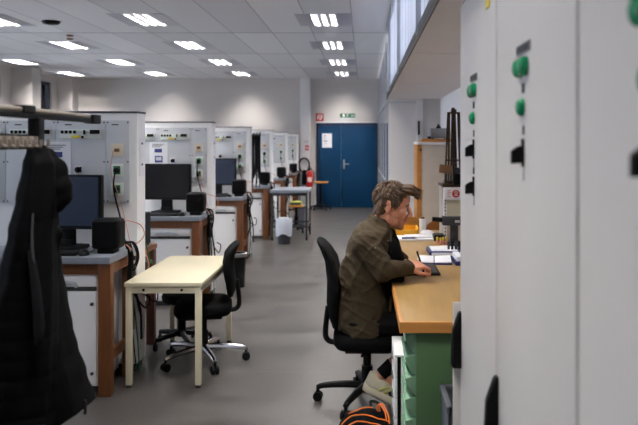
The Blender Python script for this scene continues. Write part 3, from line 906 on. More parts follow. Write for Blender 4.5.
# ------------------------------------------------------------------ office chairs
def office_chair(label, loc, rot, base_m, top_z=1.05, ang0=240, group=None, lean=0.0):
    t = thing('office_chair', label, 'office chair', loc, group)
    ORG[t.name] = Vector((0, 0, 0))
    t.rotation_euler = (0, 0, rot)
    s = MB(); rg = []
    for z, k in ((.375, .80), (.385, .92), (.41, 1.0), (.445, 1.0), (.468, .95), (.478, .84)):
        rg.append([Vector((.0 + .215 * k * math.copysign(abs(math.cos(q)) ** .5, math.cos(q)), .235 * k * math.copysign(abs(math.sin(q)) ** .5, math.sin(q)), z - (.012 if math.cos(q) > .6 else 0))) for q in [2 * PI * i / 32 for i in range(32)]])
    s.loft(rg); s.build('seat', 'black_soft', t, 50)
    MB().box(-.14, -.12, .345, .14, .12, .38, .01).box(-.04, -.20, .35, .0, -.10, .365).build('seat_mechanism', 'black', t)
    zs = (top_z - .52) / .53
    path = [(-.205, .50, .12, .018), (-.213, .56, .19, .03), (-.222, .66, .215, .038), (-.215, .80, .22, .042), (-.235, .92, .205, .036), (-.27, .99, .185, .028), (-.30, 1.035, .15, .02), (-.312, 1.052, .10, .010)]
    rg = []
    for x, z, w, th in path:
        z = .52 + (z - .52) * zs; x = x - lean * (z - .5)
        rg.append([Vector((x + th * math.copysign(abs(math.cos(q)) ** .8, math.cos(q)) + .10 * (w * math.sin(q)) ** 2 / .05 * .3, w * math.copysign(abs(math.sin(q)) ** .8, math.sin(q)), z)) for q in [2 * PI * i / 24 for i in range(24)]])
    MB().loft(rg).build('backrest', 'black_soft', t, 50)
    MB().tube([(-.10, 0, .39), (-.21, 0, .388), (-.255, 0, .405), (-.268, 0, .46), (-.25, 0, .62)], .018, 8, 5).build('back_bracket', 'black', t)
    MB().cyl((0, 0, .20), (0, 0, .38), .026).cyl((0, 0, .09), (0, 0, .24), .036).build('gas_column', 'black', t)
    MB().lathe([(.03, .07), (.05, .08), (.05, .125), (.035, .14)], (0, 0, 0), 18).build('hub', base_m, t)
    for k in range(5):
        a = math.radians(ang0 + 72 * k)
        d = Vector((math.cos(a), math.sin(a), 0))
        l = MB().tube([d * .03 + Vector((0, 0, .115)), d * .16 + Vector((0, 0, .112)), d * .28 + Vector((0, 0, .100)), d * .325 + Vector((0, 0, .085))], [.026, .023, .019, .016], 8, 3).build('base_arm', base_m, t)
        e = d * .32; n = Vector((-d.y, d.x, 0))
        m = MB()
        for sgn in (-1, 1):
            c = e + n * .016 * sgn + Vector((0, 0, .030))
            m.cyl(c - n * .009, c + n * .009, .030, n=16)
        m.cyl(e + Vector((0, 0, .03)), e + Vector((0, 0, .085)), .011, n=8)
        m.build('caster', 'black', l)
    return t
office_chair('black office chair under the seated person, black star base', (.02, 4.5, 0), 0, 'black', 1.05, 246, 'office chairs')
office_chair('empty black office chair with chrome base at the cream table', (-1.222, 5.33, 0), PI + .2, 'chrome', .905, 178, 'office chairs', lean=-.12)

# ------------------------------------------------------------------ coat rack and coat
t = thing('coat_rack', 'dark metal coat rack with rail and hook strip, left foreground', 'coat rack', (-1.2, 2.6, 0))
rx = -1.2
MB().tube([(rx, 1.9, 1.787), (rx, 3.06, 1.783)], .011, 10).build('upper_rail', 'rail', t)
B(rx - .012, 1.9, 1.756, rx + .014, 3.13, 1.774, .003).build('lower_rail', 'black', t)
B(rx - .022, 3.05, 1.753, rx + .022, 3.14, 1.792, .006).build('end_cap', 'black', t)
B(rx - .02, 2.44, 1.775, rx + .02, 2.52, 1.802, .005).build('clamp', 'black', t)
B(rx - .022, 2.54, .04, rx + .022, 2.585, 1.76, .006).build('post', 'black', t)
MB().box(rx - .02, 1.9, 1.646, rx + .02, 2.60, 1.656, .002).box(rx - .024, 1.9, 1.646, rx - .014, 2.60, 1.70, .002).build('hook_strip', 'black', t)
for q in range(12):
    y = 1.93 + q * .055
    h = MB(); h.box(rx - .012, y, 1.656, rx + .018, y + .030, 1.692, .004); h.tube([(rx + .015, y + .015, 1.665), (rx + .045, y + .015, 1.655), (rx + .05, y + .015, 1.68)], .006, 6, 3)
    h.build('hook', 'hookm', t)
for y in (1.95,):
    B(rx - .022, y, .04, rx + .022, y + .045, 1.76, .006).build('post', 'steel_dark', t)
MB().box(rx - .25, 2.54, 0, rx + .25, 2.585, .045, .006).box(rx - .25, 1.95, 0, rx + .25, 1.995, .045, .006).box(rx - .02, 1.99, .05, rx + .02, 2.55, .085, .004).build('foot_frame', 'steel_dark', t)

def ring(y, v, ul, ur, dep, n=40, fold=0.0, ph=0.0, slant=None, quilt=0.0):
    a = at(ul, v, y); b = at(ur, v, y)
    cx, hw = (a.x + b.x) / 2, (b.x - a.x) / 2
    out = []
    for i in range(n):
        q = 2 * PI * i / n
        k = 1 + fold * math.sin(5 * q + ph + v * .01) + fold * .6 * math.sin(9 * q - ph * 2 + v * .018) + quilt
        x = cx + hw * k * math.copysign(abs(math.cos(q)) ** .9, math.cos(q))
        yy = y + dep * k * math.sin(q)
        z = a.z
        if slant: z += slant(x)
        out.append(Vector((x, yy, z)))
    return out
def interp_rings(keys, step, y, dep, fold, ph, quilt=0.0, qp=13.0):
    rg = []; v = keys[0][0]
    while v <= keys[-1][0] + 1e-6:
        for a, b in zip(keys[:-1], keys[1:]):
            if a[0] <= v <= b[0]:
                f = (v - a[0]) / (b[0] - a[0]); f = f * f * (3 - 2 * f)
                ul = a[1] + (b[1] - a[1]) * f; ur = a[2] + (b[2] - a[2]) * f; d = a[3] + (b[3] - a[3]) * f
                break
        q = quilt * (abs(math.sin(PI * (v - 200) / qp)) ** .5 - .7) if v > 200 else 0
        rg.append(ring(y, v, ul, ur, dep * d, 44, fold, ph, None, q))
        v += step
    return rg
cy = 2.60
t = thing('black_coat', 'black quilted hooded coat hanging on the rack, left foreground', 'coat', (-1.2, cy, .65))
MB().loft(interp_rings([(145, 31, 44, .3), (150, 29, 48, .5), (165, 26, 54, .7), (200, 20, 55, .9), (230, 13, 53, 1), (270, 4, 54, 1), (300, -6, 55, 1.1), (340, -16, 55, 1.15), (390, -22, 55, 1.2), (432, -24, 56, 1.2)], 2.0, cy - .06, .105, .04, .6, .028, 19)).build('front_panel', 'coat', t, 60)
rg = interp_rings([(158, 36, 52, .4), (200, 36, 54, .8), (228, 34, 55, 1), (250, 34, 55.5, 1), (270, 34, 58, 1), (300, 36, 63, 1.1), (330, 38, 68, 1.2), (350, 40, 73, 1.25), (375, 43, 82, 1.3), (399, 46, 92, 1.35)], 3.0, cy + .06, .085, .05, 2.2, .015, 24)
ur = at(92, 398, cy).x
for i, r in enumerate(rg[-12:]):
    for p in r: p.z -= max(0, (ur - p.x)) * .62 * ((i + 1) / 12) ** 2
MB().loft(rg).build('side_panel', 'coat', t, 60)
m = MB()
for (u, v, r) in ((47, 158, .035), (54, 172, .05), (60, 187, .045), (63, 196, .035), (55, 200, .045), (48, 185, .06)):
    p = at(u, v, cy); m.ell(p, (r, r * 1.1, r * 1.15))
me = remeshed(m, .008, 4, ORG[t.name])
link('hood', me, 'coat', t, ORG[t.name])
p = at(57, 238, cy)
MB().loft([[Vector((at(48 + k, v, cy).x + r * math.cos(q) * 1.6, cy + r * math.sin(q), at(48, v, cy).z)) for q in [2 * PI * i / 12 for i in range(12)]] for v, k, r in ((222, 2, .012), (230, 6, .018), (234, 9, .016), (242, 5, .018), (256, 4, .012))]).build('pocket_flap', 'coat', t, 60)
MB().tube([at(85, 400, cy + .03), at(85.5, 405, cy + .02), at(85, 414, cy + .02)], .006, 6).build('zip_pull', 'black', t)
MB().tube([at(30, 250, cy - .165), at(36, 290, cy - .175), at(39, 330, cy - .18), at(38, 345, cy - .18)], [.010, .016, .02, .012], 8, 4).build('lining_fold', 'coat_grey', t)
MB().tube([at(38, 345, cy - .18), at(36, 300, cy - .178), at(32, 230, cy - .16), at(37, 160, cy - .08), (-1.2, 2.50, 1.648)], .004, 6, 4).build('zip', 'steel_dark', t)

# ------------------------------------------------------------------ control cabinets on the right
def control_cabinet(y0, y1, ym, label, knobs, extra=None):
    t = thing('control_cabinet', label, 'cabinet', ((.44 + 1.05) / 2, (y0 + y1) / 2, 0), 'control cabinets along the right side')
    fx = .42
    B(.44, y0 + .002, .06, 1.06, y1 - .002, 2.262, .004).build('body', 'cab', t)
    B(.45, y0 + .01, 0, 1.05, y1 - .01, .06).build('plinth', 'skirting', t)
    B(.432, y0 + .002, 2.262, 1.06, y1 - .002, 2.28).build('top_trim', 'lab_dark', t)
    d = B(fx, y0 + .005, .07, .44, y1 - .008, 2.262, .007, seg=3).build('door', 'cab', t)
    h = MB().prism([(fx + .001, .94), (fx - .012, .935), (fx - .038, .86), (fx - .045, .71), (fx - .035, .695), (fx + .001, .695)], 'y', y1 - .045, y1 - .012, .004)
    h.build('handle', 'black', d)
    la = MB(); la.box(fx - .004, ym - .075, 1.905, fx, ym + .075, 1.93)
    la.build('name_plate', 'steel', d)
    m = MB()
    for q in range(4): m.box(fx - .006, ym - .068 + q * .036, 1.908, fx - .0035, ym - .042 + q * .036, 1.927)
    m.build('name_plate_print', 'ink_dark', d)
    m = MB()
    for s in (-1, 1):
        m.cyl((fx, ym + .032 * s, 1.868), (fx - .012, ym + .032 * s, 1.868), .026, n=20); m.ell((fx - .012, ym + .032 * s, 1.868), (.012, .025, .025))
    m.box(fx - .014, ym - .032, 1.846, fx, ym + .032, 1.89, .003)
    m.build('double_signal_lamp', 'green_lamp', d)
    MB().cyl((fx, ym + .008, 1.763), (fx - .008, ym + .008, 1.763), .024, n=20).ell((fx - .008, ym + .008, 1.763), (.012, .023, .023)).build('signal_lamp', 'green_lamp', d)
    m = MB(); m.box(fx - .004, ym - .008, 1.80, fx, ym + .008, 1.825); m.build('lamp_plate', 'ink_dark', d)
    for z in knobs:
        k = MB(); k.box(fx - .006, ym - .010, z - .034, fx, ym + .010, z + .040, .002)
        k.prism([(fx - .005, z - .024), (fx - .034, z - .026), (fx - .034, z + .008), (fx - .018, z + .016), (fx - .014, z + .022), (fx - .005, z + .02)], 'y', ym - .009, ym + .009, .002)
        k.build('lever_switch', 'black', d)
        B(fx - .003, ym - .008, z + .05, fx, ym + .008, z + .075).build('switch_plate', 'ink_dark', d)
        B(fx - .002, ym - .004, z - .07, fx, ym + .004, z - .034).build('scale_strip', 'steel', d)
    return t, d
control_cabinet(2.228, 3.06, 2.67, 'light grey control cabinet farthest from the camera, with two black lever switches', (1.642, 1.50))
control_cabinet(1.382, 2.226, 1.84, 'light grey control cabinet in the middle, with one lever switch under green lamps', (1.64,))
control_cabinet(.535, 1.38, 1.012, 'light grey control cabinet nearest the camera, cut by the picture edge', (1.645,))
single(B(.416, 2.33, 2.125, .4198, 2.40, 2.20), 'warning_sticker', 'yellow', 'yellow sticker high on the farthest control cabinet door', 'sticker', (.418, 2.36, 2.15))
t = thing('end_panel', 'narrow pale panel standing against the end of the farthest control cabinet', 'panel', (.41, 3.07, 0))
B(.39, 3.062, 0, .50, 3.078, .97, .003).build('sheet', 'cab', t)

# ------------------------------------------------------------------ workbench on the right
t = thing('workbench', 'long oak-topped workbench at which the person sits', 'workbench', (.6, 5.2, 0))
B(.186, 3.40, .75, 1.06, 6.95, .80, .003).build('worktop', 'wood_light', t)
B(.172, 3.385, .748, .187, 6.95, .802, .004).build('long_edge_band', 'wood_edge', t)
B(.172, 3.383, .748, 1.06, 3.401, .802, .004).build('end_edge_band', 'wood_edge', t)
for x, y in ((.98, 3.45), (.98, 6.85), (.30, 6.85), (.98, 5.2)):
    B(x, y, 0, x + .05, y + .05, .75, .003).build('leg', 'green_paint', t)
B(.95, 3.5, .60, .98, 6.85, .70).build('rail', 'green_paint', t)
# green drawer cabinet
t = thing('drawer_cabinet', 'green metal drawer cabinet under the near end of the workbench', 'drawer cabinet', (.55, 3.6, 0))
B(.255, 3.42, .0, .93, 3.80, .748, .003).build('body', 'green_paint', t)
for q in range(7):
    z1 = .735 - q * .104
    d = B(.242, 3.428, z1 - .096, .256, 3.792, z1, .002).build('drawer', 'green_light', t)
    MB().prism([(.243, z1 - .004), (.205, z1 - .012), (.200, z1 - .02), (.232, z1 - .088), (.243, z1 - .092)], 'y', 3.432, 3.788, .002).build('sloped_handle', 'green_light', d)
    B(.206, 3.52, z1 - .065, .2105, 3.70, z1 - .035, mtx=Matrix.Translation((0, 0, 0))).build('label_strip', 'paper', d)
# white pedestal
t = thing('drawer_pedestal', 'white drawer pedestal under the workbench beside the person', 'pedestal', (.3, 4.04, 0))
B(.205, 3.86, .04, .60, 4.23, .488, .003).build('body', 'lab_white', t)
B(.168, 3.853, .488, .61, 4.235, .50, .003).build('top', 'lab_white', t)
for q, (a, b) in enumerate(((.375, .482), (.265, .37), (.155, .26), (.05, .15))):
    d = B(.168, 3.855, a, .184, 4.232, b, .003).build('drawer', 'lab_white', t)
    MB().box(.160, 3.98, (a + b) / 2 + .01, .169, 4.10, (a + b) / 2 + .022, .002).build('handle', 'steel', d)
B(.185, 3.87, .05, .204, 4.22, .485).build('drawer_gap_shade', 'black', t)  # black slab standing in for the shade in the gap behind the drawers
for x in (.24, .54):
    for y in (3.90, 4.18):
        MB().cyl((x - .012, y, .02), (x + .012, y, .02), .02, n=12).box(x - .015, y - .008, .02, x + .015, y + .008, .045).build('caster', 'black', t)
# stacked crates behind the cabinets
for z0, z1, lb in ((0, .255, 'grey plastic crate on the floor, lower of the stack by the control cabinets'), (.256, .505, 'open grey plastic crate, upper of the stack by the control cabinets')):
    t = thing('plastic_crate', lb, 'crate', (.54, 3.23, z0), 'stacked grey crates')
    m = MB(); x0, x1, y0, y1, w = .372, .76, 3.09, 3.375, .012
    m.box(x0, y0, z0, x1, y1, z0 + .012); m.box(x0, y0, z0, x0 + w, y1, z1, .003); m.box(x1 - w, y0, z0, x1, y1, z1, .003); m.box(x0, y0, z0, x1, y0 + w, z1, .003); m.box(x0, y1 - w, z0, x1, y1, z1, .003)
    m.build('shell', 'crate', t)
    m = MB(); e = .008
    for a in ((x0 - e, y0 - e, x0 + .018, y1 + e), (x1 - .018, y0 - e, x1 + e, y1 + e), (x0, y0 - e, x1, y0 + .018), (x0, y1 - .018, x1, y1 + e)):
        m.box(a[0], a[1], z1 - .03, a[2], a[3], z1 - .001, .003)
    m.build('rim', 'crate', t)

# ------------------------------------------------------------------ things on the workbench
zt = .802
t = thing('laptop_keyboard', 'flat black keyboard under the hands of the seated person', 'keyboard', (.43, 4.75, zt))
B(.285, 4.56, zt, .50, 4.93, zt + .014, .004).build('tray', 'black', t)
m = MB()
for a in range(5):
    for b in range(10): m.box(.297 + a * .038, 4.575 + b * .034, zt + .013, .329 + a * .038, 4.603 + b * .034, zt + .019)
m.build('keys', 'steel_dark', t)
def sheet(lb, x0, y0, x1, y1, z=None, th=.006, ang=0, mt='paper', nm='paper_sheet', cat='paper', tilt=0):
    z = zt if z is None else z
    c = ((x0 + x1) / 2, (y0 + y1) / 2, z + th / 2)
    return single(MB().rbox(c, (x1 - x0, y1 - y0, th), (tilt, 0, ang), .001), nm, mt, lb, cat, c)
t = thing('open_notebook', 'white open notebook in front of the seated person', 'notebook', (.52, 5.1, zt))
MB().rbox((.515, 5.12, zt + .006), (.25, .30, .012), (0, 0, -.10), .002).build('cover', 'book_blue', t)
MB().rbox((.45, 5.12, zt + .016), (.118, .28, .010), (0, .05, -.10), .003).build('left_page', 'paper', t)
MB().rbox((.575, 5.11, zt + .016), (.118, .28, .010), (0, -.05, -.10), .003).build('right_page', 'paper', t)
t = thing('ring_binder', 'dark blue ring binder lying behind the white notebook', 'binder', (.60, 5.47, zt))
B(.50, 5.33, zt, .82, 5.62, zt + .035, .004).build('cover', 'book_blue', t)
B(.515, 5.327, zt + .006, .81, 5.61, zt + .029).build('pages', 'paper', t)
B(.52, 5.36, zt + .036, .72, 5.60, zt + .040).build('loose_sheet', 'paper', t)
t = thing('component_tray', 'navy tray with white component boxes beside the notebook', 'tray', (.72, 5.05, zt))
B(.645, 4.93, zt, .88, 5.2, zt + .028, .004).build('base', 'book_blue', t)
for q in range(4):
    B(.655 + .055 * q, 4.95, zt + .028, .70 + .055 * q, 5.18, zt + .062, .004).build('white_box', 'paper', t)
for q in range(4):
    x = .655 + .028 * q
    single(MB().lathe([(.009, 0), (.009, .05), (.012, .052), (.010, .062)], (x, 5.42, zt + .041), 10), 'test_lead_plug', 'black' if q % 2 else 'ink_dark', f'{("first", "second", "third", "fourth")[q]} small dark plug upright on the dark blue binder, from the notebook side', 'plug', (x, 5.42, zt + .041), 'plugs on the binder')
sheet('pale paper sheet by the foot of the dark instrument stand', .66, 5.70, .86, 5.88, ang=.25)
sheet('small white paper lying by the end of the control cabinets', .575, 4.0, .69, 4.22, ang=-.2)
t = thing('paper_stack', 'stack of white papers with blue pen in front of the orange tray', 'papers', (.46, 6.3, zt))
B(.30, 6.18, zt, .64, 6.42, zt + .016, .002).build('lower_sheets', 'paper', t)
MB().rbox((.50, 6.33, zt + .022), (.24, .18, .012), (0, 0, .22), .002).build('upper_sheets', 'paper', t)
t = thing('pen', 'blue pen lying on the paper stack', 'pen', (.40, 6.20, zt + .02))
MB().cyl((.335, 6.195, zt + .023), (.45, 6.20, zt + .023), .008, n=10).build('barrel', 'book_blue', t)
MB().cyl((.45, 6.20, zt + .023), (.475, 6.201, zt + .023), .008, .002, n=10).build('tip', 'steel', t)
t = thing('plastic_tray', 'orange-yellow plastic tray at the far end of the workbench', 'tray', (.39, 6.58, zt))
m = MB(); x0, x1, y0, y1 = .285, .50, 6.44, 6.72
m.box(x0, y0, zt, x1, y1, zt + .008); m.box(x0, y0, zt, x0 + .008, y1, zt + .075); m.box(x1 - .008, y0, zt, x1, y1, zt + .075); m.box(x0, y0, zt, x1, y0 + .008, zt + .06); m.box(x0, y1 - .008, zt, x1, y1, zt + .075)
m.build('shell', 'yellow_orange', t)
MB().box(x0 - .006, y0 - .006, zt + .054, x1 + .006, y0 + .008, zt + .064, .002).box(x1 - .006, y0, zt + .068, x1 + .008, y1, zt + .077, .002).build('rim', 'yellow_orange', t)
t = thing('paper_roll', 'upright white paper roll behind the paper stack', 'paper roll', (.555, 6.62, zt))
MB().lathe([(.032, 0), (.033, .145), (.018, .147), (.016, .12)], (.555, 6.62, zt), 18).build('roll', 'paper', t)
MB().lathe([(.018, .14), (.018, .165), (.012, .166)], (.555, 6.62, zt), 14).build('core', 'cardboard', t)
t = thing('crumpled_cloth', 'crumpled white cloth lying beside the orange-yellow tray', 'cloth', (.575, 6.5, zt))
m = MB(); rg = []
for k, (r, z) in enumerate(((1, 0), (1, .012), (.8, .03), (.5, .042), (.2, .045))):
    rg.append([Vector((.575 + .075 * r * (1 + .18 * math.sin(3 * q + k)) * math.cos(q), 6.50 + .065 * r * math.sin(q), zt + z * (1 + .3 * math.sin(4 * q + k)))) for q in [2 * PI * i / 20 for i in range(20)]])
MB().loft(rg).build('cloth_fold', 'paper', t, 60)
t = thing('power_adapter', 'small black device at the foot of the perforated rack', 'adapter', (.67, 6.2, zt))
B(.615, 6.14, zt, .71, 6.30, zt + .055, .008).build('case', 'black', t)
MB().tube([(.66, 6.14, zt + .02), (.65, 6.05, zt + .006), (.70, 5.98, zt + .006), (.78, 5.98, zt + .006)], .005, 6, 4).build('cord', 'black', t)
for q in range(4):
    x = .625 + .026 * q; y = 5.98 - .03 * (q % 2)
    t = thing('banana_plug', f'{("outer left", "inner left", "inner right", "outer right")[q]} one of four pink plugs with yellow caps on the workbench', 'plug', (x, y, zt), 'pink and yellow plugs')
    MB().lathe([(.010, 0), (.012, .03), (.007, .038)], (x, y, zt), 10).build('body', 'pink', t)
    MB().lathe([(.009, .036), (.010, .058), (.004, .062)], (x, y, zt), 10).build('cap', 'yellow', t)
# dark instrument stand
t = thing('instrument_stand', 'dark grey bench stand with arm on the workbench', 'instrument stand', (.755, 5.9, zt))
B(.70, 5.80, zt, .90, 6.03, zt + .025, .004).build('base_plate', 'steel_dark', t)
MB().box(.728, 5.87, zt + .02, .79, 5.93, 1.0, .004).build('column', 'steel_dark', t)
B(.660, 5.85, .975, .90, 5.95, 1.048, .005).build('arm', 'steel_dark', t)
MB().cyl((.575, 5.9, 1.025), (.665, 5.9, 1.018), .019, .022, 14).build('head', 'black', t)
B(.76, 5.846, 1.0, .80, 5.852, 1.02).build('scale_plate', 'alu', t)
# rack with boards, shelf and bronze rods
t = thing('shelf_rack', 'white perforated rack with shelf at the far end of the workbench', 'rack', (.88, 6.4, zt))
for x in (.715, 1.02):
    u_ = B(x, 6.28, zt, x + .03, 6.32, 1.27, .002).build('upright', 'lab_white', t)
    m = MB()
    for q in range(14): m.box(x + .01, 6.278, zt + .03 + q * .031, x + .02, 6.2805, zt + .045 + q * .031)
    m.build('slots', 'ink_dark', u_)
    B(x, 6.60, zt, x + .03, 6.64, 1.27, .002).build('upright', 'lab_white', t)
B(.705, 6.26, 1.27, 1.06, 6.66, 1.29, .003).build('shelf', 'bronze', t)
B(.745, 6.30, 1.0, 1.02, 6.31, 1.155).build('beige_panel', 'beige_panel', t)
B(.745, 6.33, zt, 1.02, 6.34, 1.0).build('lower_panel', 'beige_box', t)
t = thing('logo_board', 'white board with round red emblem on the perforated rack', 'sign', (.86, 6.27, 1.15))
B(.718, 6.262, 1.158, 1.02, 6.275, 1.268, .002).build('board', 'paper', t)
MB().cyl((.822, 6.2625, 1.212), (.822, 6.258, 1.212), .034, n=28).build('red_disc', 'red_sign', t)
m = MB(); m.tube([(.805, 6.257, 1.222), (.822, 6.257, 1.234), (.838, 6.257, 1.222), (.822, 6.257, 1.210), (.806, 6.257, 1.205), (.822, 6.257, 1.194), (.838, 6.257, 1.203)], .004, 6)
m.build('white_curve', 'white_mark', t)
m = MB()
for q, w in enumerate((.028, .034, .022, .03)): m.box(.745, 6.2605, 1.235 - q * .017, .745 + w, 6.2625, 1.243 - q * .017)
m.build('pink_print', 'pink', t)
zb = 1.29
t = thing('bronze_rod_stand', 'tall dark bronze rod stand on top of the rack shelf', 'stand', (.83, 6.42, zb))
B(.735, 6.36, zb, .93, 6.50, zb + .03, .003).build('base', 'bronze', t)
for x0, x1 in ((.745, .772), (.775, .785), (.885, .862), (.915, .874)):
    MB().tube([(x0, 6.43, zb + .03), (x1, 6.43, 1.95)], .009, 8).build('rod', 'bronze', t)
for x in (.80, .825, .85):
    MB().tube([(x, 6.45, zb + .03), (x * .4 + .825 * .6, 6.44, 1.96 + .03 * (x < .84))], .010, 8).cyl((x * .4 + .825 * .6, 6.44, 1.93), (x * .4 + .825 * .6, 6.44, 1.975), .017, n=10).build('rod', 'bronze', t)
B(.765, 6.42, 1.935, .88, 6.445, 1.95, .003).build('crossbar', 'bronze', t)
B(.75, 6.42, 1.50, .91, 6.44, 1.515, .003).build('crossbar', 'bronze', t)
t = thing('wooden_block', 'brown wooden block on the rack shelf before the bronze rods', 'block', (.74, 6.32, zb))
MB().rbox((.735, 6.31, zb + .14), (.11, .06, .075), (0, .12, 0), .006).build('clamp_block', 'cardboard', t)
MB().cyl((.735, 6.31, zb), (.735, 6.31, zb + .11), .012).box(.705, 6.285, zb, .765, 6.335, zb + .01, .002).build('pin', 'bronze', t)
t = thing('black_device', 'black device on the rack shelf below the bronze rods', 'device', (.86, 6.31, zb))
B(.80, 6.28, zb, .95, 6.35, zb + .10, .008).build('case', 'black', t)
B(.81, 6.275, zb + .10, .94, 6.35, zb + .155, .02).build('cover', 'steel_dark', t)

# wooden chairs and cupboard in the recess
def ply_chair(x, y, zb_, zt_, m_, lb):
    t = thing('wooden_chair', lb, 'chair', (x, y, 0), 'wooden chairs in the recess')
    B(x - .20, y - .04, .43, x + .20, y + .36, .45, .008).build('seat', m_, t)
    rg = []
    n = 15
    pts = []
    for q in range(n):
        a = -1 + 2 * q / (n - 1)
        pts.append((x + .185 * a, y - .06 + .05 * a * a, a))
    vs, fs = [], []
    rows_ = 7
    for r in range(rows_):
        f = r / (rows_ - 1)
        for px, py, a in pts:
            w = 1 - .10 * (2 * f - 1) ** 2
            ztop = zt_ - .045 * abs(a) ** 4.0
            zbot = zb_ + .05 * abs(a) ** 3
            vs.append((x + (px - x) * w, py - .04 * f, zbot + (ztop - zbot) * f))
    k = len(vs)
    vs += [(a, b + .012, c) for a, b, c in vs]
    for r in range(rows_ - 1):
        for q in range(n - 1):
            i = r * n + q
            fs += [(i, i + 1, i + n + 1, i + n), (k + i, k + i + n, k + i + n + 1, k + i + 1)]
    bd = [q for q in range(n)] + [r * n + n - 1 for r in range(1, rows_)] + [(rows_ - 1) * n + q for q in range(n - 2, -1, -1)] + [r * n for r in range(rows_ - 2, 0, -1)]
    for i, j in zip(bd, bd[1:] + bd[:1]): fs.append((i, k + i, k + j, j))
    MB().push(vs, fs).build('backrest', m_, t)
    for sx in (-1, 1):
        MB().tube([(x + .17 * sx, y - .055, zb_ + .12), (x + .17 * sx, y - .05, .44), (x + .18 * sx, y - .03, 0)], .011, 8).build('rear_leg', 'steel', t)
        MB().tube([(x + .17 * sx, y + .33, .43), (x + .18 * sx, y + .36, 0)], .011, 8).build('leg', 'steel', t)
ply_chair(.45, 7.5, .66, .885, 'wood_orange', 'orange beech chair back behind the orange-yellow tray')
ply_chair(.845, 7.5, .62, .845, 'wood_brown', 'brown plywood chair back behind the black adapter')
t = thing('cupboard', 'tall beige cupboard with oak edge and top in the recess', 'cupboard', (.87, 8.75, 0))
B(.70, 8.5, .0, 1.085, 9.05, 1.645, .003).build('body', 'beige_box', t)
B(.645, 8.49, 0, .70, 9.06, 1.645, .003).build('oak_side', 'wood_edge', t)
B(.705, 8.485, .05, 1.08, 8.50, 1.62, .003).build('door', 'beige_box', t)
B(.645, 8.47, 1.645, 1.09, 9.06, 1.675, .003).build('white_top', 'lab_white', t)
MB().cyl((.685, 8.48, 1.58), (.685, 8.455, 1.58), .012).build('lock', 'black', t)
t = thing('wooden_board', 'orange wooden board on top of the beige cupboard', 'board', (.9, 8.7, 1.675))
B(.705, 8.50, 1.676, 1.085, 8.95, 1.715, .004).build('plank', 'wood_edge', t)
t = thing('bench_instrument', 'grey instrument box on the wooden board in the recess', 'instrument', (.92, 8.7, 1.715))
B(.82, 8.56, 1.725, 1.05, 8.9, 1.845, .006).build('case', 'instrument', t)
B(.83, 8.555, 1.74, 1.04, 8.562, 1.83, .003).build('front_panel', 'steel', t)
MB().box(.835, 8.60, 1.716, .86, 8.63, 1.726).box(1.01, 8.60, 1.716, 1.035, 8.63, 1.726).box(.835, 8.84, 1.716, .86, 8.87, 1.726).box(1.01, 8.84, 1.716, 1.035, 8.87, 1.726).build('foot', 'black', t)
MB().lathe([(.03, 0), (.03, .02), (.012, .035), (.02, .05)], (.925, 8.7, 1.845), 14).build('knob', 'black', t)
single(B(.775, 8.53, 1.716, .815, 8.58, 1.745, .004), 'small_box', 'black', 'small black box beside the grey instrument on the board', 'box', (.795, 8.55, 1.716))
# ------------------------------------------------------------------ the seated person
MYC = 4.5
def P(u, v, dy=0.0):
    return at(u, v, MYC + dy)
O = Vector((.05, MYC, .47))

HK = 1.20
HR = Matrix.Rotation(math.radians(11), 3, 'Y') @ Matrix.Rotation(math.radians(-3), 3, 'Z')
HO = P(390, 205.5)
def hd(x, y, z):
    return HO + HR @ (Vector((x, y, z)) * HK)
def hell(m, c, r, rot=None, n=18, rings=12):
    R = HR if rot is None else HR @ rot
    m.ell(hd(*c), tuple(q * HK for q in r), R, n, rings)

body = MB()
# head
hell(body, (.004, 0, .030), (.090, .075, .088))
hell(body, (.030, 0, -.028), (.062, .062, .078))
hell(body, (.048, 0, -.075), (.046, .046, .045))
hell(body, (.076, 0, -.100), (.021, .026, .020))
hell(body, (.068, 0, .045), (.034, .058, .045))
hell(body, (.086, 0, .018), (.013, .046, .011))
for s in (-1, 1):
    hell(body, (.064, .036 * s, -.024), (.030, .026, .026))
    hell(body, (.079, .031 * s, -.002), (.013, .016, .012))
    hell(body, (.02, .054 * s, -.072), (.038, .012, .024), Matrix.Rotation(math.radians(28), 3, 'Y'))
    er = Matrix.Rotation(math.radians(20 * s), 3, 'Z') @ Matrix.Rotation(math.radians(-12), 3, 'Y')
    hell(body, (-.012, .080 * s, .002), (.021, .007, .034), er, 14, 10)
    hell(body, (-.014, .085 * s, .020), (.019, .008, .014), er, 12, 8)
    hell(body, (-.006, .080 * s, -.024), (.011, .008, .012), er, 12, 8)
    hell(body, (.105, .012 * s, -.036), (.011, .009, .009))
body.tube([hd(.094, 0, .016), hd(.108, 0, -.008), hd(.119, 0, -.028)], [.009 * HK, .011 * HK, .013 * HK], 12)
hell(body, (.118, 0, -.030), (.013, .013, .011))
hell(body, (.096, 0, -.056), (.013, .022, .009))
hell(body, (.095, 0, -.064), (.012, .021, .006))
hell(body, (.091, 0, -.074), (.012, .018, .008))
# neck and trunk
body.cap(hd(-.022, 0, -.045), P(377, 236), .070, .078)
body.cap(P(377, 236), P(366, 262), .09, .125)
body.cap(P(366, 255, -.06), P(360, 318, -.07), .115, .115)
body.cap(P(366, 255, .06), P(360, 318, .07), .115, .115)
SH, EL, WR = P(366, 244, -.19), P(383.5, 271, -.24), P(406, 268, -.17)
SH2, EL2, WR2 = P(370, 246, .19), P(392, 272, .26), P(400, 259.5, .10)
for a, b, c in ((SH, EL, WR), (SH2, EL2, WR2)):
    body.cap(a, b, .062, .046); body.cap(b, c, .046, .030)
    body.cap(a, P(372, 246), .062, .075)
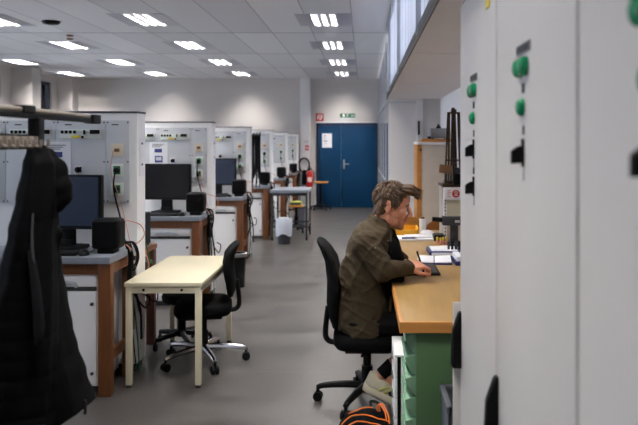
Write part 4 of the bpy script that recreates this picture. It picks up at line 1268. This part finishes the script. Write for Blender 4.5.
# hips and legs
HP, KN, AN = P(356, 320, -.10), Vector((.43, 4.40, .515)), P(384, 372, -.10)
HP2, KN2, AN2 = P(356, 320, .10), Vector((.46, 4.66, .515)), Vector((.40, 4.66, .10))
for a, b, c in ((HP, KN, AN), (HP2, KN2, AN2)):
    body.cap(a, b, .085, .060); body.cap(b, c, .055, .036)
TOE, TOE2 = P(404, 399, -.10), Vector((.60, 4.67, .045))
HEEL = P(373, 384, -.10)
body.cap(AN, HEEL, .034, .030); body.cap(HEEL, TOE, .030, .028); body.cap(AN, TOE, .03, .02)
body.cap(AN2, TOE2, .034, .026); body.cap(AN2, AN2 + Vector((-.03, 0, -.055)), .034, .03)

def hand(w, knuck_dir, back, thumb_side, curls, k=1.12, spread=.07, thumb=None):
    f = knuck_dir.normalized(); b = (back - f * back.dot(f)).normalized(); s = f.cross(b) * thumb_side
    m = MB()
    base = w
    lens = ((.046, .027, .021), (.050, .031, .022), (.046, .029, .022), (.036, .022, .019))
    for i in range(4):
        off = s * (.030 - .020 * i) * k
        kn = base + f * (.088 - .004 * abs(i - 1)) * k + off
        m.cap(base + s * (.018 - .012 * i) * k + f * .008, kn, .0175 * k, .0118 * k, 10)
        ang = math.radians(curls[i][0]); d = f; p = kn
        sp = (f + s * (.12 - .08 * i) * spread * 10 * .1)
        d0 = sp.normalized()
        tot = 0
        for j in range(3):
            tot += math.radians(curls[i][j])
            d = (d0 * math.cos(tot) - b * math.sin(tot)).normalized()
            q = p + d * lens[i][j] * k
            m.cap(p, q, (.0100 - .0012 * j) * k, (.0092 - .0012 * j) * k, 10)
            p = q
    tb = base + f * .022 * k + s * .026 * k - b * .006
    td = thumb if thumb is not None else (f * .75 + s * .55 - b * .35)
    td = td.normalized()
    m.cap(base + f * .012 + s * .012 * k, tb, .017 * k, .0145 * k, 10)
    t1 = tb + td * .040 * k
    td2 = (td * .8 + f * .35 - s * .25).normalized()
    t2 = t1 + td2 * .032 * k; t3 = t2 + (td2 * .8 + f * .3 - s * .2).normalized() * .024 * k
    m.cap(tb, t1, .0145 * k, .011 * k, 10); m.cap(t1, t2, .0108 * k, .0098 * k, 10); m.cap(t2, t3, .0098 * k, .0078 * k, 10)
    return m
WRH = WR + Vector((.012, .006, -.002))
m = hand(WRH, Vector((.82, .38, .16)), Vector((-.10, -.50, .86)), 1, ((32, 42, 26), (40, 48, 30), (48, 52, 30), (54, 54, 30)))
body.v += m.v and []; o_ = len(body.v); body.v += m.v; body.f += [tuple(i + o_ for i in f) for f in m.f]; body.mi += m.mi
m = hand(WR2 + Vector((.01, -.01, 0)), Vector((.85, -.30, -.24)), Vector((.12, .10, 1)), -1, ((14, 18, 10), (16, 20, 12), (18, 22, 12), (22, 24, 14)))
o_ = len(body.v); body.v += m.v; body.f += [tuple(i + o_ for i in f) for f in m.f]; body.mi += m.mi

person = thing('person', 'person in an olive-brown jacket sitting bent over the workbench, writing', 'person', O)
me = remeshed(body, .0052, 2, O)
bo = link('body', me, ['skin', 'stubble', 'lips'], person, O)
HRi = HR.inverted()
for p in me.polygons:
    c = HRi @ ((Vector(p.center) / U + O) - HO) / HK
    if c.x > -.01 and -.13 < c.z < .0 and abs(c.y) < .09:
        lip = c.x > .094 and abs(c.y) < .019 and -.079 < c.z < -.055
        nz = noise.noise(c * 90) * .006
        jaw = (c.z < -.046 + nz and c.x > .035) or (c.z < -.036 - (c.x - .0) * .35 + nz and c.x > .005) 
        stash = c.x > .085 and -.054 < c.z < -.043
        p.material_index = 2 if lip else (1 if (jaw or stash) and c.z > -.125 else 0)

# eyes and brows
for s, nm in ((-1, 'eye'), (1, 'eye')):
    m = MB(); hell(m, (.0825, .031 * s, -.004), (.0100, .012, .0065))
    e = m.build('eye', 'eye', person, 80)
    m = MB(); hell(m, (.0915, .031 * s, -.006), (.003, .0055, .0055)); m.build('iris', 'iris', e, 80)
    m = MB(); m.tube([hd(.092, .012 * s, .020), hd(.096, .028 * s, .024), hd(.084, .05 * s, .016)], [.004, .006, .003], 8, 4); m.build('eyebrow', 'hair', person, 80)

# hair: a cap plus many tapering locks
hb = MB()
hell(hb, (-.004, 0, .044), (.088, .079, .080))
hell(hb, (-.040, 0, .004), (.050, .070, .070))
hell(hb, (.034, 0, .078), (.056, .060, .042))
for s in (-1, 1):
    hell(hb, (.014, .062 * s, .044), (.046, .020, .036))
    hell(hb, (-.040, .058 * s, -.004), (.030, .022, .050))
rnd = random.Random(3)
CC, CR = Vector((-.004, 0, .040)), Vector((.088, .079, .084))
def scalp(d, lift):
    d = d.normalized()
    k = 1 / math.sqrt((d.x / CR.x) ** 2 + (d.y / CR.y) ** 2 + (d.z / CR.z) ** 2)
    return CC + d * (k + lift)
crown = Vector((-.45, 0, .9))
for i in range(900):
    th = rnd.uniform(-PI, PI); ph = rnd.uniform(.03, 1.0) * 1.9
    d = Vector((math.sin(ph) * math.cos(th), math.sin(ph) * math.sin(th), math.cos(ph)))
    if d.x > .35 and d.z < .42: continue            # face
    if d.z < .0 and d.x > -.25: continue             # below the ears
    flow = (d - crown.normalized()); flow -= d * flow.dot(d)
    if d.x > .1: flow += Vector((.9, 0, .05))
    else: flow += Vector((-.2, 0, -.7))
    flow += Vector((rnd.uniform(-.35, .35), rnd.uniform(-.35, .35), rnd.uniform(-.2, .2)))
    flow -= d * flow.dot(d); flow.normalize()
    L = rnd.uniform(.35, .70)
    p0 = scalp(d, -.004); p1 = scalp(d + flow * L * .5, rnd.uniform(.004, .012)); p2 = scalp(d + flow * L, rnd.uniform(.0, .012))
    r = rnd.uniform(.003, .0068)
    hb.tube([hd(*p0), hd(*p1), hd(*p2)], [r * HK, r * .9 * HK, r * .12 * HK], 6, 4)
for i in range(80):                        # nape
    y = rnd.uniform(-.062, .062); z = rnd.uniform(-.035, .03)
    x = -.066 + 6 * y * y
    L = rnd.uniform(.03, .055)
    p0 = Vector((x, y, z)); p1 = p0 + Vector((-.010, y * .12, -L * .5)); p2 = p1 + Vector((rnd.uniform(-.008, .015), 0, -L * .6))
    hb.tube([hd(*p0), hd(*p1), hd(*p2)], [.009 * HK, .008 * HK, .0015], 6, 4)
for i in range(46):                        # forelock jutting out over the brow
    y = rnd.uniform(-.05, .05); z = rnd.uniform(.080, .115)
    p0 = Vector((.050, y, z)); p1 = p0 + Vector((.050, y * .3, rnd.uniform(-.006, .010))); p2 = p1 + Vector((rnd.uniform(.025, .065), rnd.uniform(-.02, .02), rnd.uniform(-.034, -.004)))
    hb.tube([hd(*p0), hd(*p1), hd(*p2)], [.011 * HK, .009 * HK, .0015], 6, 4)
for s in (-1, 1):                          # locks over the temples and the top of the ears
    for i in range(40):
        x = rnd.uniform(-.055, .046); z = rnd.uniform(.035, .075)
        p0 = Vector((x, .068 * s, z)); p1 = p0 + Vector((rnd.uniform(-.008, .010), .013 * s, -.026)); p2 = p1 + Vector((rnd.uniform(-.012, .008), .0, -rnd.uniform(.008, .026)))
        hb.tube([hd(*p0), hd(*p1), hd(*p2)], [.009 * HK, .008 * HK, .0015], 6, 4)
hb.build('hair', 'hair', person, 70)

# ---------------- clothes
def se_ring(v, ul, ur, hw, n=36, e=.85):
    a, b = P(ul, v), P(ur, v)
    cx, rx_ = (a.x + b.x) / 2, (b.x - a.x) / 2
    return [Vector((cx + rx_ * math.copysign(abs(math.cos(q)) ** e, math.cos(q)), MYC + hw * math.copysign(abs(math.sin(q)) ** e, math.sin(q)), a.z)) for q in [2 * PI * i / n for i in range(n)]]
jk = MB()
jk.loft([se_ring(*r) for r in ((218, 372, 386, .07), (222, 363, 390, .11), (228, 356, 391, .17), (234, 352.5, 391, .205), (243, 348, 391, .225), (256, 344, 392, .225), (270, 338.8, 391, .22), (285, 336.5, 391, .215), (300, 334.5, 391, .215), (312, 331.5, 391, .22), (322, 334, 390, .225), (331, 343, 386, .22), (338, 356, 378, .19))])
for a, b, c in ((SH, EL, WR), (SH2, EL2, WR2)):
    jk.cap(a, b, .088, .068); jk.cap(b, c, .066, .047)
    jk.cap(c, c + (c - b).normalized() * .012, .049, .049)
jk.tube([hd(-.07, -.03, -.085), hd(-.085, 0, -.075), hd(-.07, .03, -.085)], .03, 10)
for s in (-1, 1):                           # collar
    jk.tube([P(372, 219, .02 * s), P(376, 220.5, .075 * s), P(384, 225, .085 * s), P(390, 232, .07 * s), P(389.5, 240, .075 * s)], [.026, .026, .024, .02, .012], 10, 4)
me = remeshed(jk, .0085, 5, O)
for v in me.vertices:                        # folds
    w = Vector(v.co) / U + O
    a = noise.noise(w * 7) * .008
    along, across = w.x * .55 + w.z * .83, w.x * .83 - w.z * .55
    r1 = 1 - min(1, abs(noise.noise(Vector((across * 13, along * 4.5, w.y * 5)))) * 3.2)
    r2 = 1 - min(1, abs(noise.noise(Vector((along * 15 + 7, across * 5, w.y * 5 + 3)))) * 3.2)
    v.co += v.normal * (a + r1 * r1 * .009 + r2 * r2 * .007 - .004)
link('jacket', me, 'jacket', person, O)
jb = MB()
jb.tube([P(390, 233, -.09), P(391, 250, -.15), P(391.5, 262, -.14), P(391, 300, -.14), P(389, 325, -.14)], .010, 8, 5)
jb.build('front_placket', 'jacket', person)
m = MB()
m.ell(P(388, 241, -.13), (.007, .004, .007)); m.ell(P(375, 248, -.278), (.006, .004, .006))
m.build('button', 'steel', person)
st = MB()
st.cap(P(383, 236), P(386, 262), .085, .10); st.cap(P(388, 250, -.08), P(391, 285, -.08), .085, .09); st.cap(P(388, 250, .08), P(391, 285, .08), .085, .09)
st.cap(P(386, 262), P(380, 310), .115, .13); st.cap(P(389, 243), P(396, 263), .07, .06)
st.tube([hd(-.03, -.05, -.108), hd(.028, -.045, -.130), hd(.042, 0, -.140), hd(.028, .045, -.130), hd(-.03, .05, -.108)], .022, 8, 4)
me = remeshed(st, .010, 4, O)
link('shirt', me, 'shirt', person, O)
tr = MB()
tr.cap(P(358, 320, -.07), P(358, 320, .07), .118, .118)
for a, b, c in ((HP, KN, AN), (HP2, KN2, AN2)):
    tr.cap(a, b, .112, .082); e = b + (c - b) * .42
    tr.cap(b, e, .078, .066)
me = remeshed(tr, .010, 4, O)
for v in me.vertices:
    w = Vector(v.co) / U + O
    v.co += v.normal * noise.noise(w * 14) * .007
link('trousers', me, 'trousers', person, O)
for a, t_, b in ((AN, TOE, KN), (AN2, TOE2, KN2)):
    up = (b - a).normalized()
    MB().tube([a - up * .02, a + up * .03, a + up * .075], [.043, .043, .044], 14).build('sock', 'shirt', person)
    hl = HEEL if a is AN else AN2 + Vector((-.035, 0, -.055))
    f = (t_ - hl).normalized(); sd = Vector((0, 1, 0)); n_ = f.cross(sd) * -1
    if n_.z < 0: n_ = -n_
    sm = MB()
    L = (t_ - hl).length
    prof = [(-.045, .030, .010, .105), (-.02, .040, 0, .115), (.05, .043, 0, .10), (.12, .048, 0, .082), (.18, .050, 0, .060), (.225, .040, .004, .040), (.245, .022, .010, .028)]
    k = max(L / .20, .85)
    rg = [[hl - n_ * .035 + f * x * k + sd * w * math.cos(q) + n_ * ((z0 + z1) / 2 + (z1 - z0) / 2 * math.sin(q)) for q in [2 * PI * i / 18 for i in range(18)]] for x, w, z0, z1 in prof]
    sm.loft(rg)
    sh = sm.build('shoe', 'shoe', person, 60)
    so = MB()
    rg = [[hl - n_ * .035 + f * x * k + sd * w * 1.1 * math.copysign(abs(math.cos(q)) ** .5, math.cos(q)) + n_ * (.000 + z0 * .6 + .026 * math.copysign(abs(math.sin(q)) ** .5, math.sin(q))) for q in [2 * PI * i / 18 for i in range(18)]] for x, w, z0, z1 in prof]
    so.loft(rg); so.build('sole', 'sole', sh, 60)
    ac = MB()
    for dx in (.04, .075):
        ac.tube([hl + f * dx * k - sd * .044 - n_ * .010, hl + f * (dx + .02) * k - sd * .046 + n_ * .02, hl + f * (dx + .05) * k - sd * .040 + n_ * .035], .006, 6, 3)
    ac.build('side_stripe', 'lime', sh)
    lc = MB()
    for j in range(4):
        x = .075 + .028 * j; zz = .098 - .010 * j
        c = hl - n_ * .035 + f * x * k + n_ * zz
        lc.tube([c - sd * .022 - n_ * .004, c + n_ * .003, c + sd * .022 - n_ * .004], .004, 6, 3)
    lc.build('laces', 'shirt', sh)

# pen in the writing hand
t = thing('pen', 'dark pen held in the hand of the seated person', 'pen', P(421, 263, -.05))
p0 = P(422.5, 266.5, -.10); p1 = P(417, 251.5, -.13)
tip = Vector((p0.x + .02, p0.y + .03, .822))
MB().tube([tuple(tip), tuple(p1)], [.0055, .0065], 10).build('barrel', 'black', t)
MB().tube([tuple(tip), tuple(tip - (p1 - tip).normalized() * .006)], [.004, .0015], 8).build('nib', 'steel', t)

# backpack on the floor
bc = Vector((.01, 3.93, 0))
t = thing('backpack', 'black backpack with orange cords lying on the floor under the chair', 'backpack', bc)
m = MB()
m.ell(bc + Vector((0, 0, .065)), (.155, .17, .075)); m.ell(bc + Vector((.03, .04, .095)), (.11, .12, .055)); m.ell(bc + Vector((-.05, -.06, .06)), (.09, .1, .06)); m.box(bc.x - .12, bc.y - .13, .004, bc.x + .13, bc.y + .14, .07)
me = remeshed(m, .009, 6, bc)
for v in me.vertices:
    w = Vector(v.co) / U
    v.co += v.normal * noise.noise(w * 13) * .010
link('bag_body', me, 'black_soft', t, bc)
def on_bag(x, y):
    z = .065 + .081 * math.sqrt(max(0, 1 - (x / .16) ** 2 - (y / .175) ** 2))
    z2 = .095 + .059 * math.sqrt(max(0, 1 - ((x - .03) / .115) ** 2 - ((y - .04) / .125) ** 2)) if ((x - .03) / .115) ** 2 + ((y - .04) / .125) ** 2 < 1 else 0
    return bc + Vector((x, y, max(z, z2) + .004))
for pts in ([(-.135, -.05), (-.08, -.01), (0, -.02), (.07, -.05), (.13, -.03)], [(-.10, .05), (-.04, .08), (.04, .07)], [(-.12, -.10), (-.05, -.08), (.03, -.10), (.10, -.10)]):
    fine = []
    for (a, b), (c, d) in zip(pts[:-1], pts[1:]):
        for j in range(5): fine.append(tuple(on_bag(a + (c - a) * j / 5, b + (d - b) * j / 5)))
    fine.append(tuple(on_bag(*pts[-1])))
    MB().tube(fine, .0036, 6).build('orange_piping', 'orange', t)
q = on_bag(.07, .02)
MB().tube([q, q + Vector((-.01, 0, .025)), q + Vector((.02, -.01, .045)), q + Vector((.04, -.04, .03)), q + Vector((.055, -.07, .0)), q + Vector((.06, -.10, -.03))], .004, 6, 5).tube([q + Vector((.01, 0, 0)), q + Vector((.005, -.01, .045)), q + Vector((.035, -.05, .02)), q + Vector((.045, -.09, -.02))], .004, 6, 5).build('orange_cord', 'orange', t)
MB().tube([on_bag(.03, .1), on_bag(.03, .1) + Vector((0, .02, .022)), on_bag(.06, .09) + Vector((.01, 0, .024)), on_bag(.09, .05)], .009, 8, 5).build('grab_handle', 'black', t)

# ------------------------------------------------------------------ world, camera, view
w = bpy.data.worlds.new('daylight'); scene.world = w; w.use_nodes = True
bg = w.node_tree.nodes['Background']
bg.inputs['Color'].default_value = (.97, .97, 1.0, 1)
bg.inputs['Strength'].default_value = 8.0
cam = bpy.data.cameras.new('camera'); co = bpy.data.objects.new('camera', cam); COL.objects.link(co)
co.location = (0, 0, H * U); co.rotation_euler = (PI / 2, 0, 0)
cam.sensor_width = 36; cam.lens = F / 638 * 36
cam.shift_x = -(VU - 319) / 638; cam.shift_y = -(212.5 - VV) / 638
cam.clip_start = .05; cam.clip_end = 200
cam.dof.use_dof = True; cam.dof.focus_distance = 4.5 * U; cam.dof.aperture_fstop = 2.8
scene.camera = co
vs = scene.view_settings
vs.view_transform = 'Standard'; vs.look = 'None'; vs.gamma = 1; vs.use_curve_mapping = False
vs.exposure = 0.1
cy_ = scene.cycles
cy_.use_denoising = True
cy_.max_bounces = 8; cy_.diffuse_bounces = 5; cy_.glossy_bounces = 3; cy_.transparent_max_bounces = 8
cy_.caustics_reflective = False; cy_.caustics_refractive = False
cy_.sample_clamp_indirect = 6.0
